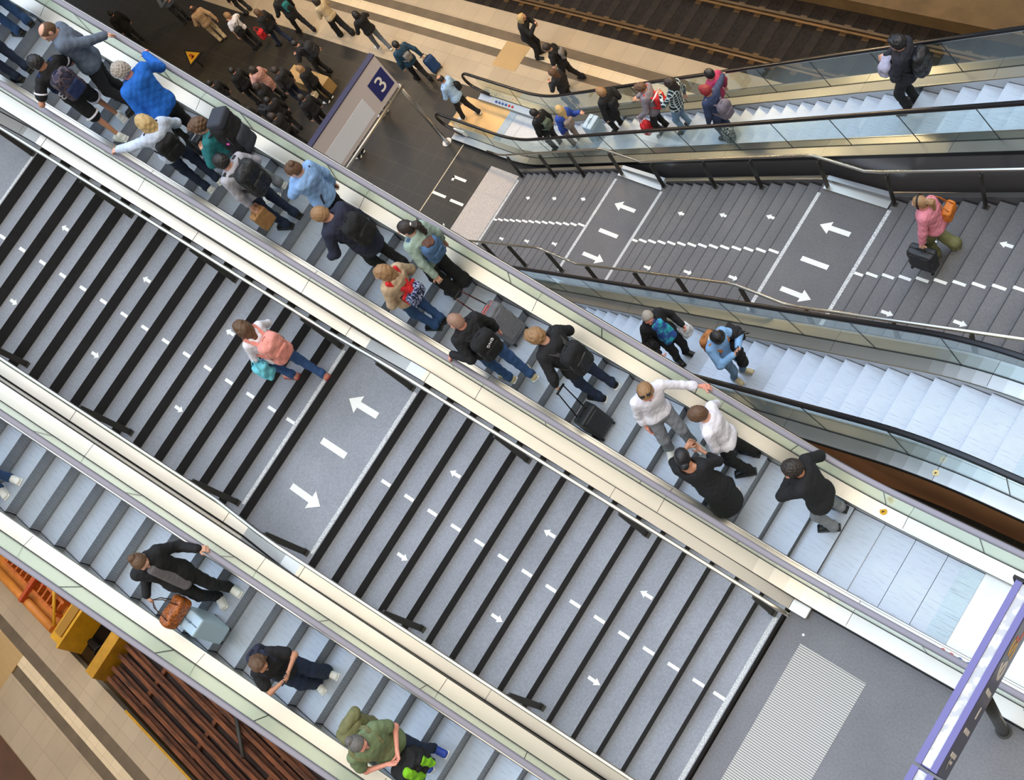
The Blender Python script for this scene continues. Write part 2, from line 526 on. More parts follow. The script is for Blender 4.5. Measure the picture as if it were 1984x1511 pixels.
def platform():
    m = MB()
    for y0, y1 in ((-10.05, -9.74), (-8.78, -4.89), (-3.94, -3.2)):
        m.box(-6, 46, y0, y1, ZP - 0.25, ZP)
    for y0, y1 in ((-9.74, -8.78), (-4.89, -3.94)):
        m.box(15.2, 46, y0, y1, ZP - 0.25, ZP)
    struct('floor_platform', m, M_DTILE)
    m = MB()
    m.box(-6, 46, -11.13, -10.05, ZP - 0.25, ZP)
    m.box(-6, 46, -12.55, -11.96, ZP - 0.25, ZP)
    m.box(-6, 46, -3.2, -2.0, ZP - 0.25, ZP)
    struct('floor_platform_edge', m, M_BTILE)
    m = MB()
    m.box(-6, 46, -11.96, -11.68, ZP - 0.25, ZP)
    m.box(-6, 46, -11.38, -11.13, ZP - 0.25, ZP)
    struct('trim_1', m, M_DSTRIPE)
    m = MB()
    m.box(-6, 46, -11.68, -11.38, ZP - 0.25, ZP)
    struct('trim_2', m, M_LSTRIPE)
    # side wall under the edge
    m = MB()
    m.box(-6, 46, -12.5, -12.3, ZT - 0.3, ZP - 0.25)
    m.box(-6, 46, -2.4, -2.2, ZT - 0.3, ZP - 0.25)
    struct('wall_platform', m, M_CURB)
    m = MB()
    m.poly([(16.08, -11.69, ZP + 0.006), (16.96, -11.69, ZP + 0.006), (16.96, -10.86, ZP + 0.006), (16.08, -10.86, ZP + 0.006)])
    tag(obj('tactile_field', m, M_TACT), 'cream ribbed tactile square on the beige platform edge', 'tactile paving', kind='structure')
    m = MB()
    m.poly([(13.9, -8.1, ZP + 0.006), (14.9, -8.1, ZP + 0.006), (14.9, -5.4, ZP + 0.006), (13.9, -5.4, ZP + 0.006)])
    tag(obj('speckled_floor_band', m, M_TACTS), 'pale speckled tactile band at the foot of the far stairs', 'tactile paving', kind='structure')
    # painted marks on the platform floor in front of the stairs
    m = MB()
    z = ZP + 0.007
    for x0, x1, y0, y1 in ((15.36, 15.84, -7.49, -7.41), (15.66, 16.16, -6.87, -6.79), (14.98, 15.47, -6.85, -6.77)):
        m.poly([(x0, y0, z), (x1, y0, z), (x1, y1, z), (x0, y1, z)])
    m.poly([(15.84, -7.49, z), (15.84, -7.33, z), (15.76, -7.33, z), (15.76, -7.41, z)])
    m.poly(arrow_pts(15.3, -6.05, z, 0.5, -1, 0.11, 0.04, 0.16))
    tag(obj('floor_marking', m, M_WHITE), 'white lane dashes painted on the dark platform floor', 'floor marking', kind='structure')
    m = MB()
    m.box(16.165, 16.19, -10.0, -3.4, ZP, ZP + 0.004)
    struct('trim_3', m, M_LSTRIPE)
    for i, (x, y, a) in enumerate(((27.2, -7.6, 0.0), (23.2, -8.45, 0.9), (24.0, -7.9, 0.4))):
        pass
    # neighbouring platform, lower left of the picture
    m = MB()
    m.box(-6, 46, 8.6, 9.28, ZP - 0.25, ZP)
    m.box(-6, 46, 10.12, 11.35, ZP - 0.25, ZP)
    m.box(-6, 46, 11.35, 16, ZP - 0.25, ZP - 0.002)
    struct('floor_platform_left', m, M_BTILE)
    m = MB()
    m.box(-6, 46, 9.28, 9.57, ZP - 0.25, ZP)
    m.box(-6, 19.35, 9.86, 10.12, ZP - 0.25, ZP)
    m.box(20.75, 46, 9.86, 10.12, ZP - 0.25, ZP)
    struct('trim_4', m, M_DSTRIPE)
    m = MB()
    m.box(-6, 19.42, 9.57, 9.86, ZP - 0.25, ZP)
    m.box(20.75, 46, 9.57, 9.86, ZP - 0.25, ZP)
    struct('trim_5', m, M_LSTRIPE)
    m = MB()
    m.box(19.42, 20.75, 9.57, 10.62, ZP - 0.25, ZP + 0.003)
    tag(obj('tactile_field', m, M_TACT), 'tan tactile square on the lower left platform', 'tactile paving', kind='structure')
    m = MB()
    m.box(-6, 46, 8.68, 8.9, ZT - 0.3, ZP - 0.25)
    struct('wall_platform_left', m, M_CURB)
    m = MB()
    m.box(12.0, 15.2, 8.56, 8.62, ZP, ZP + 0.006)
    tag(obj('yellow_edge_strip', m, M_YELLOW), 'thin yellow strip along the lower left platform edge', 'strip', kind='structure')
    # track beds
    m = MB()
    m.box(-6, 46, -26, -12.5, ZT - 0.6, ZT - 0.16)
    m.box(-6, 46, -2.2, 8.7, ZT - 0.6, ZT - 0.16)
    struct('floor_trackbed', m, M_BALLAST)
    m = MB()
    m.box(-6, 46, -16.0, -15.68, ZT - 0.2, ZT + 0.25)
    m.box(-6, 46, -16.8, -16.0, ZT - 0.2, ZT + 0.12)
    struct('trim_6', m, M_CURB)
platform()

def track(yc, label):
    t = thing('railway_track', label, 'railway track', (15, yc, ZT), 'tracks beside the platforms')
    for s in (-1, 1):
        y = yc + s * 0.675
        m = MB()
        prof = [(-0.06, -0.15), (0.06, -0.15), (0.06, -0.13), (0.012, -0.11), (0.012, -0.04), (0.035, -0.03), (0.035, 0.0), (-0.035, 0.0), (-0.035, -0.03), (-0.012, -0.04), (-0.012, -0.11), (-0.06, -0.13)]
        m.loft([[(x, y + a, ZT + b) for a, b in prof] for x in (-6, 46)], caps=True)
        obj('rail', m, M_RAILS, t)
    sl = MB().box(-0.12, 0.12, -1.2, 1.2, -0.3, -0.15).mesh('sleeper', M_SLEEPER)
    cms = [MB().box(-0.09, 0.09, k * 0.675 - 0.17, k * 0.675 + 0.17, -0.152, -0.135).mesh('rail_clip', M_RAILS) for k in (-1, 1)]
    x = 0.0
    while x < 28:
        o = child_inst('sleeper', sl, t, (x - 15, 0, 0))
        for cm in cms:
            child_inst('rail_clip', cm, o, (0, 0, 0))
        x += 0.62
    return t
track(-14.43, 'railway track with dark ballast beyond the beige platform, top right')
track(6.4, 'railway track under the rail wagon beside the lower left platform')

# ------------------------------------------------------------------ staircases
def stair_tread(parent, x0, x1, y0, y1, z, zlow, xr, marks, mt, mr):
    """one step: tread x0..x1 at z, riser at xr from zlow to z; marks = list of ('kind', polygon)"""
    m = MB()
    m.quad((x0, y0, z), (x1, y0, z), (x1, y1, z), (x0, y1, z), 0)
    if xr is not None:
        d = 1 if xr <= x0 + 1e-6 else -1
        if d > 0:
            m.quad((xr, y0, zlow), (xr, y0, z), (xr, y1, z), (xr, y1, zlow), 1)
        else:
            m.quad((xr, y0, zlow), (xr, y1, zlow), (xr, y1, z), (xr, y0, z), 1)
        if d < 0:   # dark edge line of each far step
            m.quad((x1 - 0.014, y0, z + 0.001), (x1, y0, z + 0.001), (x1, y1, z + 0.001), (x1 - 0.014, y1, z + 0.001), 2)
    # underside, so that every step has thickness
    zb = min(z, zlow) - 0.12
    m.quad((x0, y0, zb), (x0, y1, zb), (x1, y1, zb), (x1, y0, zb), 1)
    st = obj('step', m, [mt, mr, M_RISER], parent)
    for kind, poly in marks:
        mm = MB().prism(poly, (0, 0, 0.003))
        obj({'dash': 'lane_dash', 'arrow': 'lane_arrow', 'strip': 'nosing_strip'}[kind], mm, M_NOSING if kind == 'strip' else M_WHITE, st)
    return st

def rect(x0, x1, y0, y1, z):
    return [(x0, y0, z), (x1, y0, z), (x1, y1, z), (x0, y1, z)]

def stairs_near():
    t = thing('staircase', 'wide grey staircase with dark risers between two escalators', 'staircase', (0, 0.035, 0))
    y0, y1 = -1.335, 1.405
    noses = [(k, (k - 1) * TA, k * RA) for k in range(1, 16)] + [(16, LA0, 16 * RA)]
    noses += [(k, LA1 + (k - 17) * TA, k * RA) for k in range(17, 32)] + [(32, LA1 + 15 * TA, 32 * RA)]
    # direction arrows on every fourth step
    arrows = {}
    for xs, y, d in (((1.33, 2.57, 3.81, 7.24, 8.48, 9.72), -0.56, 1), ((1.33, 2.57, 3.81, 7.24, 8.48, 9.72), 0.66, -1)):
        for x in xs:
            k = min(noses, key=lambda n: abs(n[1] + 0.10 - x))[0]
            arrows.setdefault(k, []).append((y, d))
    for k, x, z in noses:
        x1 = x + TA
        if k == 16: x1 = LA1
        if k == 32: x1 = 13.2
        z += 0.0
        marks = []
        zz = z + 0.0015
        if k in (1, 17):
            marks.append(('dash', rect(x + 0.07, x + 0.235, -0.022, 0.022, zz)))
        elif k not in (16, 32):
            marks.append(('dash', rect(x + 0.005, x + 0.17, -0.022, 0.022, zz)))
        if k in (1, 16, 17, 32):
            marks.append(('strip', rect(x + 0.012, x + 0.07, y0 + 0.17, y1 - 0.17, zz)))
        for y, d in arrows.get(k, []):
            if not (k in (4, 20) and d == 1):
                marks.append(('arrow', arrow_pts(x + 0.11, y, zz, 0.19, d, 0.05, 0.022, 0.085)))
        if k == 16:
            marks.append(('dash', rect(5.09, 5.58, -0.055, 0.035, zz)))
            marks.append(('arrow', arrow_pts(5.295, -0.66, zz, 0.57, 1, 0.13, 0.045, 0.2)))
            marks.append(('arrow', arrow_pts(5.29, 0.70, zz, 0.6, -1, 0.13, 0.045, 0.2)))
        if k == 32:
            marks.append(('dash', rect(11.03, 11.5, 0.0, 0.09, zz)))
        stair_tread(t, x, x1, y0, y1, z, z - RA, x, marks, M_TREAD, M_RISER)
    # stringers with pale caps on both sides
    path = [(-0.06, 0.30), (0.02, 0.30), (LA0, 16 * RA + 0.11), (LA0 + 0.25, 16 * RA + 0.16), (LA1 - 0.25, 16 * RA + 0.16), (LA1, 17 * RA + 0.11),
            (LA1 + 15 * TA, 32 * RA + 0.11), (LA1 + 15 * TA + 0.3, 32 * RA + 0.16), (13.2, 32 * RA + 0.16)]
    path[0] = (-0.25, 0.10)
    path[1] = (-0.02, 0.12)
    for s, (ya, yb) in ((-1, (-1.345, -1.475)), (1, (1.415, 1.55))):
        # the body below the cap
        m = MB()
        secs = [[(x, ya, z - 0.012), (x, yb, z - 0.012), (x, yb, z - 1.0), (x, ya, z - 1.0)] for x, z in path]
        m.loft(secs, closed=True, caps=True)
        obj('stringer', m, M_STEEL, t)
        m = MB()
        m.loft([[(x, yb, z + 0.004), (x, yb + s * 0.009, z + 0.004), (x, yb + s * 0.009, z - 0.10), (x, yb, z - 0.10)] for x, z in path], caps=True)
        obj('edge_seal', m, M_GASKET, t)
        # cap plates, one per length, with open joints
        joints = [-0.25, -0.02, 2.2, 4.6, 5.98, 8.2, 10.5, 11.0, 13.2]
        def zc(x):
            for (xa, za), (xb, zb) in zip(path, path[1:]):
                if xa <= x <= xb:
                    return za + (zb - za) * (x - xa) / (xb - xa)
            return path[-1][1]
        for a, b in zip(joints, joints[1:]):
            xs = sorted({a + 0.004, b - 0.004} | {x for x, _ in path if a < x < b})
            m = MB()
            m.loft([[(x, ya - s * 0.012, zc(x)), (x, yb, zc(x)), (x, yb, zc(x) - 0.012), (x, ya - s * 0.012, zc(x) - 0.012)] for x in xs], caps=True)
            obj('cap_plate', m, M_STEELW, t)
    # underside
    m = MB()
    m.loft([[(x, -1.34, z - 0.45), (x, 1.41, z - 0.45), (x, 1.41, z - 0.7), (x, -1.34, z - 0.7)] for x, z in ((0.6, 0.3), (LA0, 16 * RA), (LA1, 16 * RA), (LA1 + 15 * TA, 32 * RA), (13.2, 32 * RA))], caps=True)
    obj('soffit', m, M_CONC, t)
    return noses
NOSA = stairs_near()

def stairs_far():
    t = thing('staircase', 'long grey staircase with white lane dashes leading down to the platform', 'staircase', (8, -6.74, -4))
    y0, y1 = -8.14, -5.34
    yc = -6.735
    treads = []
    f = [(13.7547, -7.3089), (8.2209, -4.9149), (2.6572, -2.5209)]
    land = {}
    for i, (xn, zn) in enumerate(f):
        for k in range(1, 16):
            x = xn - (k - 1) * TB
            z = zn + (k - 1) * RB
            xin = x - TB
            if k == 15:
                xin = f[i + 1][0] if i < 2 else x - TB
            treads.append((i, k, xin, x, z))
    arrowY = {}
    for x, y, d in [(12.71, -7.42, 1), (11.47, -7.42, 1), (10.28, -7.42, 1), (12.72, -6.2, -1), (11.52, -6.2, -1), (10.3, -6.2, -1),
                    (7.18, -7.44, 1), (5.97, -7.44, 1), (4.76, -7.44, 1), (7.18, -6.14, -1), (5.98, -6.14, -1), (4.77, -6.14, -1),
                    (1.65, -7.44, 1), (0.43, -7.44, 1), (1.66, -6.11, -1), (0.43, -6.11, -1)]:
        q = min(treads, key=lambda a: abs((a[3] - 0.15) - x))
        arrowY.setdefault((q[0], q[1]), []).append((y, d))
    for i, k, xin, x, z in treads:
        marks = []
        zz = z + 0.0015
        if k == 15 and i < 2:
            marks.append(('strip', rect(x - 0.07, x - 0.005, y0 + 0.2, y1 - 0.2, zz)))
        elif k == 1:
            marks.append(('strip', rect(x - 0.07, x - 0.005, y0 + 0.2, y1 - 0.2, zz)))
            marks.append(('dash', rect(x - 0.22, x - 0.07, yc - 0.024, yc + 0.024, zz)))
        else:
            marks.append(('dash', rect(x - 0.20, x - 0.005, yc - 0.024, yc + 0.024, zz)))
        for y, d in arrowY.get((i, k), []):
            marks.append(('arrow', arrow_pts(x - 0.15, y, zz, 0.2, d, 0.055, 0.026, 0.09)))
        if k == 15 and i < 2:
            c = 8.87 if i == 0 else 3.34
            marks.append(('arrow', arrow_pts(c, yc - 0.66, zz, 0.56, 1, 0.12, 0.045, 0.19)))
            marks.append(('dash', rect(c - 0.25, c + 0.25, yc - 0.035, yc + 0.055, zz)))
            marks.append(('arrow', arrow_pts(c, yc + 0.63, zz, 0.57, -1, 0.12, 0.045, 0.19)))
        stair_tread(t, xin, x, y0, y1, z, z - RB, x, marks, M_TREADB, M_RISERB)
    # upper edge, up to the concourse
    x, z = 2.6572 - 15 * TB, -2.5209 + 15 * RB
    m = MB().box(-1.9, x, y0, y1, z - 0.2, z)
    obj('top_slab', m, M_TREADB, t)
    pth = [(-1.9, -0.12), (2.6572 - 14 * TB, -2.52 + 14 * RB), (2.6572, -2.52 + 0.02), (2.95, -2.68), (3.75, -2.68), (8.2209 - 14 * TB - 0.02, -2.68), (8.2209, -4.9149), (8.5, -5.074), (13.7547 - 14 * TB, -5.074), (13.7547, -7.3089), (14.0, ZP)]
    pth = [(-1.9, -0.12), (2.6572 - 15 * TB, -0.12), (2.70, -2.60), (3.90, -2.68), (8.26, -4.99), (9.42, -5.07), (13.8, -7.39), (14.0, ZP)]
    for ya, yb in ((y0 - 0.02, y0 - 0.10), (y1 + 0.02, y1 + 0.10)):
        m = MB()
        m.loft([[(x, ya, z + 0.1), (x, yb, z + 0.1), (x, yb, z - 0.8), (x, ya, z - 0.8)] for x, z in pth], caps=True)
        obj('stringer', m, M_DARKPANEL, t)
        m = MB()
        m.loft([[(x, ya, z + 0.1), (x, yb, z + 0.1), (x, yb, z + 0.112), (x, ya, z + 0.112)] for x, z in pth], caps=True)
        obj('cap_plate', m, M_STEEL, t)
    for xa, xb, z in ((2.72, 3.90, -2.68), (8.28, 9.46, -5.0745)):
        m = MB()
        m.box(xa, xb, y0 - 0.02, y0 + 0.13, z + 0.002, z + 0.05)
        obj('landing_curb', m, M_STEELW, t)
    m = MB()
    m.loft([[(x, y0, z - 0.4), (x, y1, z - 0.4), (x, y1, z - 0.65), (x, y0, z - 0.65)] for x, z in pth[1:-1]], caps=True)
    obj('soffit', m, M_CONC, t)
stairs_far()

def handrail(label, y, pts, posts, side):
    """pts: rail path (x,z); posts: (x, zbase)"""
    t = thing('stair_handrail', label, 'handrail', (pts[0][0], y, pts[0][1] - 0.9), 'steel stair handrails')
    m = MB().tube([(x, y, z) for x, z in pts], 0.025, 12)
    obj('rail', m, M_RAIL, t)
    def zr(x):
        q = sorted(pts)
        for (xa, za), (xb, zb) in zip(q, q[1:]):
            if xa <= x <= xb:
                return za + (zb - za) * (x - xa) / (xb - xa)
        return q[-1][1]
    for x, zb in posts:
        yi = y + side * 0.015
        top = zr(x)
        m = MB()
        m.box(x - 0.013, x + 0.013, yi - 0.038, yi + 0.038, zb, top - 0.09)
        m.tube([(x, yi, top - 0.10), (x, y + side * 0.02, top - 0.05), (x, y, top - 0.01)], 0.010, 6)
        p = obj('post', m, M_POST, t)
        m = MB().box(x - 0.05, x + 0.05, yi - 0.04, yi + 0.04, zb, zb + 0.012)
        obj('base_plate', m, M_POST, p)
    return t
def za(x):
    if x < LA0: return max(0, math.floor(x / TA) + 1) * RA if x >= 0 else 0
    if x < LA1: return 16 * RA
    if x < LA1 + 15 * TA: return (math.floor((x - LA1) / TA) + 17) * RA
    return 32 * RA
ra = [(-0.30, RA + 0.74), (-0.28, RA + 0.86), (-0.10, RA + 0.90), (LA0 - 0.15, 16 * RA + 0.86), (LA0 + 0.15, 16 * RA + 0.93), (LA1 - 0.25, 16 * RA + 0.93), (LA1 + 0.05, 17 * RA + 0.93), (LA1 + 15 * TA - 0.1, 32 * RA + 0.88), (LA1 + 15 * TA + 0.2, 32 * RA + 0.93), (13.2, 32 * RA + 0.93)]
handrail('steel handrail on dark posts beside the crowded up escalator', -1.21, ra, [(x, za(x)) for x in (0.10, 1.69, 3.23, 4.78, 6.07, 7.61, 9.17, 10.67)], 1)
handrail('steel handrail on dark posts on the lower left side of the near stairs', 1.28, ra, [(x, za(x)) for x in (0.10, 1.69, 3.23, 4.78, 6.08, 7.63, 9.19, 10.67)], -1)
def zb_(x):
    for xn, zn, up in ((13.7547, -7.3089, 8.2209), (8.2209, -4.9149, 2.6572), (2.6572, -2.5209, -9)):
        if x <= xn and x > up:
            k = min(15, int((xn - x) / TB) + 1)
            return zn + (k - 1) * RB
    return ZP
rb = [(14.45, ZP + 0.95), (14.05, ZP + 0.98), (13.75, -7.31 + 0.93), (9.66, -5.074 + 0.86), (9.5, -5.074 + 0.93), (8.5, -5.074 + 0.93), (8.25, -4.91 + 0.9), (4.08, -2.68 + 0.86), (3.9, -2.68 + 0.93), (3.0, -2.68 + 0.93), (2.68, -2.52 + 0.9), (-1.6, -0.25 + 0.9)]
handrail('steel handrail on dark posts beside the far down escalator', -8.08, rb, [(x, zb_(x)) for x in (13.66, 12.12, 10.86, 9.37, 8.20, 6.63, 5.39, 3.84, 2.60, 1.02)], 1)
handrail('steel handrail between the far stairs and the middle escalator', -5.55, rb, [(x, zb_(x)) for x in (13.6, 12.14, 10.91, 9.37, 8.2, 6.62, 5.38, 3.84, 2.6, 1.02, -0.16)], -1)

# ------------------------------------------------------------------ escalators
def ramp1(x, x0, w):
    if x <= x0 - w: return 0.0
    if x >= x0 + w: return x - x0
    return (x - x0 + w) ** 2 / (4 * w)
TAN_A = math.tan(math.radians(27.0))
TAN_B = 0.516
XB = -0.6 + 7.47 / TAN_B
zf_AR = lambda x: TAN_A * ramp1(x, -0.12, 0.7)
zf_AL = lambda x: TAN_A * ramp1(x, -0.554, 0.7)
zf_B = lambda x: -TAN_B * ramp1(x, -0.6, 0.8) + TAN_B * ramp1(x, XB, 0.8)

class Esc:
    pass
def frange(a, b, st):
    n = max(1, int(math.ceil((b - a) / st)))
    return [a + (b - a) * i / n for i in range(n + 1)]

def escalator(label, yc, zf, xa, xb, phase, combs, rubber, m_glass, casing, newels, up, group, nears, m_deck):
    """xa..xb extent; combs = list of comb x (with side) ; newels=(at xa?, at xb?)"""
    t = thing('escalator', label, 'escalator', (0.5 * (xa + xb), yc, zf(0.5 * (xa + xb))), group)
    e = Esc()
    e.zf, e.yc = zf, yc
    hw, sw, ow = 0.665, 0.465, 0.865
    # ---- steps
    lo, hi = combs
    pitch = 0.402
    xs = [phase]
    def step_dx(x, d):
        g = pitch
        for _ in range(6):
            dz = zf(x + d * g) - zf(x)
            g = math.sqrt(max(0.01, pitch ** 2 - dz * dz))
        return g
    while xs[-1] < hi: xs.append(xs[-1] + step_dx(xs[-1], 1))
    while xs[0] > lo: xs.insert(0, xs[0] - step_dx(xs[0], -1))
    e.steps = []
    cache = {}
    off = ROOT[t.name]
    for i in range(len(xs) - 1):
        xi, xj = max(xs[i], lo), min(xs[i + 1], hi)
        if xj - xi < 0.02: continue
        if up:   # nose at xi, tread towards xj, riser drops at xi
            z, zl, xn = zf(xs[i]), zf(xs[i - 1]) if i else zf(xs[i]), xi
            far = xj
        else:    # nose at xj, tread back to xi
            z, zl, xn = zf(xs[i + 1]), zf(xs[min(i + 2, len(xs) - 1)]), xj
            far = xi
        z -= 0.0
        e.steps.append((xi, xj, z))
        d = round(far - xn, 3)
        h = round(z - zl, 3)
        key = (d, h)
        if key not in cache:
            m = MB()
            dd = d + (0.01 if d > 0 else -0.01)
            g = 0.004 if d > 0 else -0.004
            m.quad((g, -sw, 0), (dd, -sw, 0), (dd, sw, 0), (g, sw, 0), 0)
            n = 6
            hh = max(h, 0.0) + 0.03
            for a in range(n):
                f0, f1 = a / n, (a + 1) / n
                c0, c1 = 0.035 * (f0 * (1 - f0)) * 2 + 0.0 + f0 * 0.02, 0.035 * (f1 * (1 - f1)) * 2 + f1 * 0.02
                sg = 1 if d > 0 else -1
                m.quad((g + sg * c0, -sw, -hh * f0), (g + sg * c0, sw, -hh * f0), (g + sg * c1, sw, -hh * f1), (g + sg * c1, -sw, -hh * f1), 1)
            m.quad((g, -sw, -hh), (dd, -sw, -hh), (dd, sw, -hh), (g, sw, -hh), 1)
            cache[key] = m.mesh('step', [M_STEP, M_STEPR])
        child_inst('step', cache[key], t, (xn - off[0], yc - off[1], z - off[2]))
    # ---- comb and landing plates
    for cx, d in ((lo, -1), (hi, 1)):
        if abs(cx - xa) < 0.3 or abs(cx - xb) < 0.3: continue
        zc = zf(cx) + 0.006
        m = MB()
        m.box(min(cx - d * 0.03, cx + d * 0.22), max(cx - d * 0.03, cx + d * 0.22), yc - sw, yc + sw, zc - 0.01, zc + 0.004)
        obj('comb_plate', m, M_COMB, t)
        m = MB()
        a, b = cx + d * 0.222, cx + d * 1.9
        m.box(min(a, b), max(a, b), yc - sw - 0.02, yc + sw + 0.02, zc - 0.02, zc)
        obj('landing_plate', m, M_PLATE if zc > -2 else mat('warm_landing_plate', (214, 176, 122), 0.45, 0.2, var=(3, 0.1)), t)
    # ---- balustrades
    for s in (-1, 1):
        yg = yc + s * hw
        ys = yc + s * (sw + 0.006)
        yo = yc + s * ow
        X = frange(xa, xb, 0.2)
        # skirt: upright beside the steps, with a rounded bright edge
        m = MB()
        m.loft([[(x, ys, zf(x) + 0.07), (x, ys + s * 0.012, zf(x) + 0.085), (x, ys + s * 0.03, zf(x) + 0.088), (x, ys + s * 0.03, zf(x) - 0.45), (x, ys, zf(x) - 0.45)] for x in X], caps=True)
        obj('skirt_panel', m, M_STEEL, t)
        # inner and outer decks in lengths with open joints
        L = 2.4
        x = xa
        while x < xb - 0.05:
            x2 = min(x + L, xb)
            XX = frange(x + 0.003, x2 - 0.003, 0.2)
            m = MB()
            m.loft([[(q, ys + s * 0.032, zf(q) + 0.080), (q, yg - s * 0.012, zf(q) + 0.115), (q, yg - s * 0.012, zf(q) + 0.10), (q, ys + s * 0.032, zf(q) + 0.065)] for q in XX], caps=True)
            obj('inner_deck', m, m_deck, t)
            m = MB()
            m.loft([[(q, yg + s * 0.012, zf(q) + 0.115), (q, yo, zf(q) + 0.10), (q, yo, zf(q) + 0.06), (q, yg + s * 0.012, zf(q) + 0.10)] for q in XX], caps=True)
            obj('outer_deck', m, m_deck, t)
            x = x2
        m = MB()
        m.loft([[(q, yg - s * 0.012, zf(q) + 0.118), (q, yg + s * 0.012, zf(q) + 0.118), (q, yg + s * 0.012, zf(q) + 0.05), (q, yg - s * 0.012, zf(q) + 0.05)] for q in X], caps=True)
        obj('glass_gasket', m, M_GASKET, t)
        m = MB()
        m.loft([[(q, yo, zf(q) + 0.106), (q, yo + s * 0.010, zf(q) + 0.106), (q, yo + s * 0.010, zf(q) + 0.02), (q, yo, zf(q) + 0.02)] for q in X], caps=True)
        obj('edge_seal', m, M_GASKET, t)
        # side casing of the truss
        m = MB()
        m.loft([[(q, yo - s * 0.004, zf(q) + 0.09), (q, yo - s * 0.004, zf(q) - 1.0), (q, yo - s * 0.03, zf(q) - 1.0), (q, yo - s * 0.03, zf(q) + 0.09)] for q in X], caps=True)
        obj('side_casing', m, casing, t)
        # glass
        gl = 1.25
        gx0, gx1 = xa + (0.25 if newels[0] else 0), xb - (0.25 if newels[1] else 0)
        n = max(1, round((gx1 - gx0) / gl))
        for i in range(n):
            a, b = gx0 + (gx1 - gx0) * i / n + 0.004, gx0 + (gx1 - gx0) * (i + 1) / n - 0.004
            def up_x(q):
                return q - (zf(q + 0.1) - zf(q - 0.1)) / 0.2 * 0.60
            def gsec(q, w, lo=0.11):
                p = up_x(q)
                return [(q, yg - w, zf(q) + lo), (q, yg + w, zf(q) + lo), (p, yg + w, zf(p) + 0.90), (p, yg - w, zf(p) + 0.90)]
            m = MB()
            m.loft([gsec(q, 0.005) for q in frange(a, b, 0.3)], caps=True)
            obj('glass_panel', m, m_glass, t)
            if i:
                m = MB().loft([gsec(a - 0.008, 0.006), gsec(a, 0.006)], caps=True)
                obj('glass_joint', m, M_GASKET, t)
        # handrail with newel returns
        hh = 0.93
        pts = [(q, zf(q) + hh) for q in frange(xa, xb, 0.15)]
        R = 0.33
        if newels[0]:
            z0 = zf(xa)
            arc = [(xa - R * math.sin(a), z0 + hh - R + R * math.cos(a)) for a in frange(0, PI * 0.92, 0.2)][1:]
            pts = [(xa + 0.35, z0 + 0.16)] + arc[::-1] + pts
        if newels[1]:
            z0 = zf(xb)
            arc = [(xb + R * math.sin(a), z0 + hh - R + R * math.cos(a)) for a in frange(0, PI * 0.92, 0.2)][1:]
            pts = pts + arc + [(xb - 0.35, z0 + 0.16)]
        prof = [(-0.040, -0.012), (-0.034, 0.014), (-0.018, 0.024), (0.018, 0.024), (0.034, 0.014), (0.040, -0.012), (0.030, -0.022), (-0.030, -0.022)]
        m = MB()
        secs = []
        for i, (px, pz) in enumerate(pts):
            ax, az = pts[max(0, i - 1)]
            bx, bz = pts[min(len(pts) - 1, i + 1)]
            l = math.hypot(bx - ax, bz - az) or 1
            nx, nz = -(bz - az) / l, (bx - ax) / l
            secs.append([(px + nx * b, yg + a, pz + nz * b) for a, b in prof])
        m.loft(secs, smooth=True, caps=True)
        obj('moving_handrail', m, rubber, t)
        m = MB()
        m.loft([[(q, yg - 0.022, zf(q) + 0.885), (q, yg + 0.022, zf(q) + 0.885), (q, yg + 0.022, zf(q) + hh - 0.024), (q, yg - 0.022, zf(q) + hh - 0.024)] for q in X], caps=True)
        obj('handrail_guide', m, M_STEEL, t)
    # underside
    m = MB()
    m.loft([[(q, yc - ow + 0.03, zf(q) - 0.97), (q, yc + ow - 0.03, zf(q) - 0.97), (q, yc + ow - 0.03, zf(q) - 1.0), (q, yc - ow + 0.03, zf(q) - 1.0)] for q in frange(xa, xb, 0.3)], caps=True)
    obj('underside_panel', m, M_CONC, t)
    e.t = t
    def tz(x):
        best = None
        for a, b, z in e.steps:
            if a <= x < b: return z
        return zf(x)
    e.tz = tz
    return e

G_ESC = 'escalators of the hall'
AR = escalator('crowded escalator with pale glass sides running beside the near stairs', -2.35, zf_AR, -3.1, 14.2, 6.3838, (-1.51, 14.2), M_GREYRUB, M_GLASSA, M_STEEL, (True, False), True, G_ESC, None, M_STEELW)
AL = escalator('escalator with grey handrails at the lower left of the near stairs', 2.43, zf_AL, 0.2, 14.2, 8.2602, (0.2, 14.2), M_GREYRUB, M_GLASSA, M_STEEL, (False, False), True, G_ESC, None, M_STEELW)
BL = escalator('escalator with black handrails carrying two people, right of the crowded one', -4.42, zf_B, -3.1, 16.6, 1.4168, (-1.48, 15.18), M_BLACKRUB, M_GLASSB, M_BROWN, (True, True), False, G_ESC, None, M_STEEL)
BR = escalator('escalator with black handrails at the top right, leading to the platform', -9.26, zf_B, -3.1, 16.6, 1.4677, (-1.48, 15.18), M_BLACKRUB, M_GLASSB, M_DARKPANEL, (True, True), False, G_ESC, None, M_STEEL)

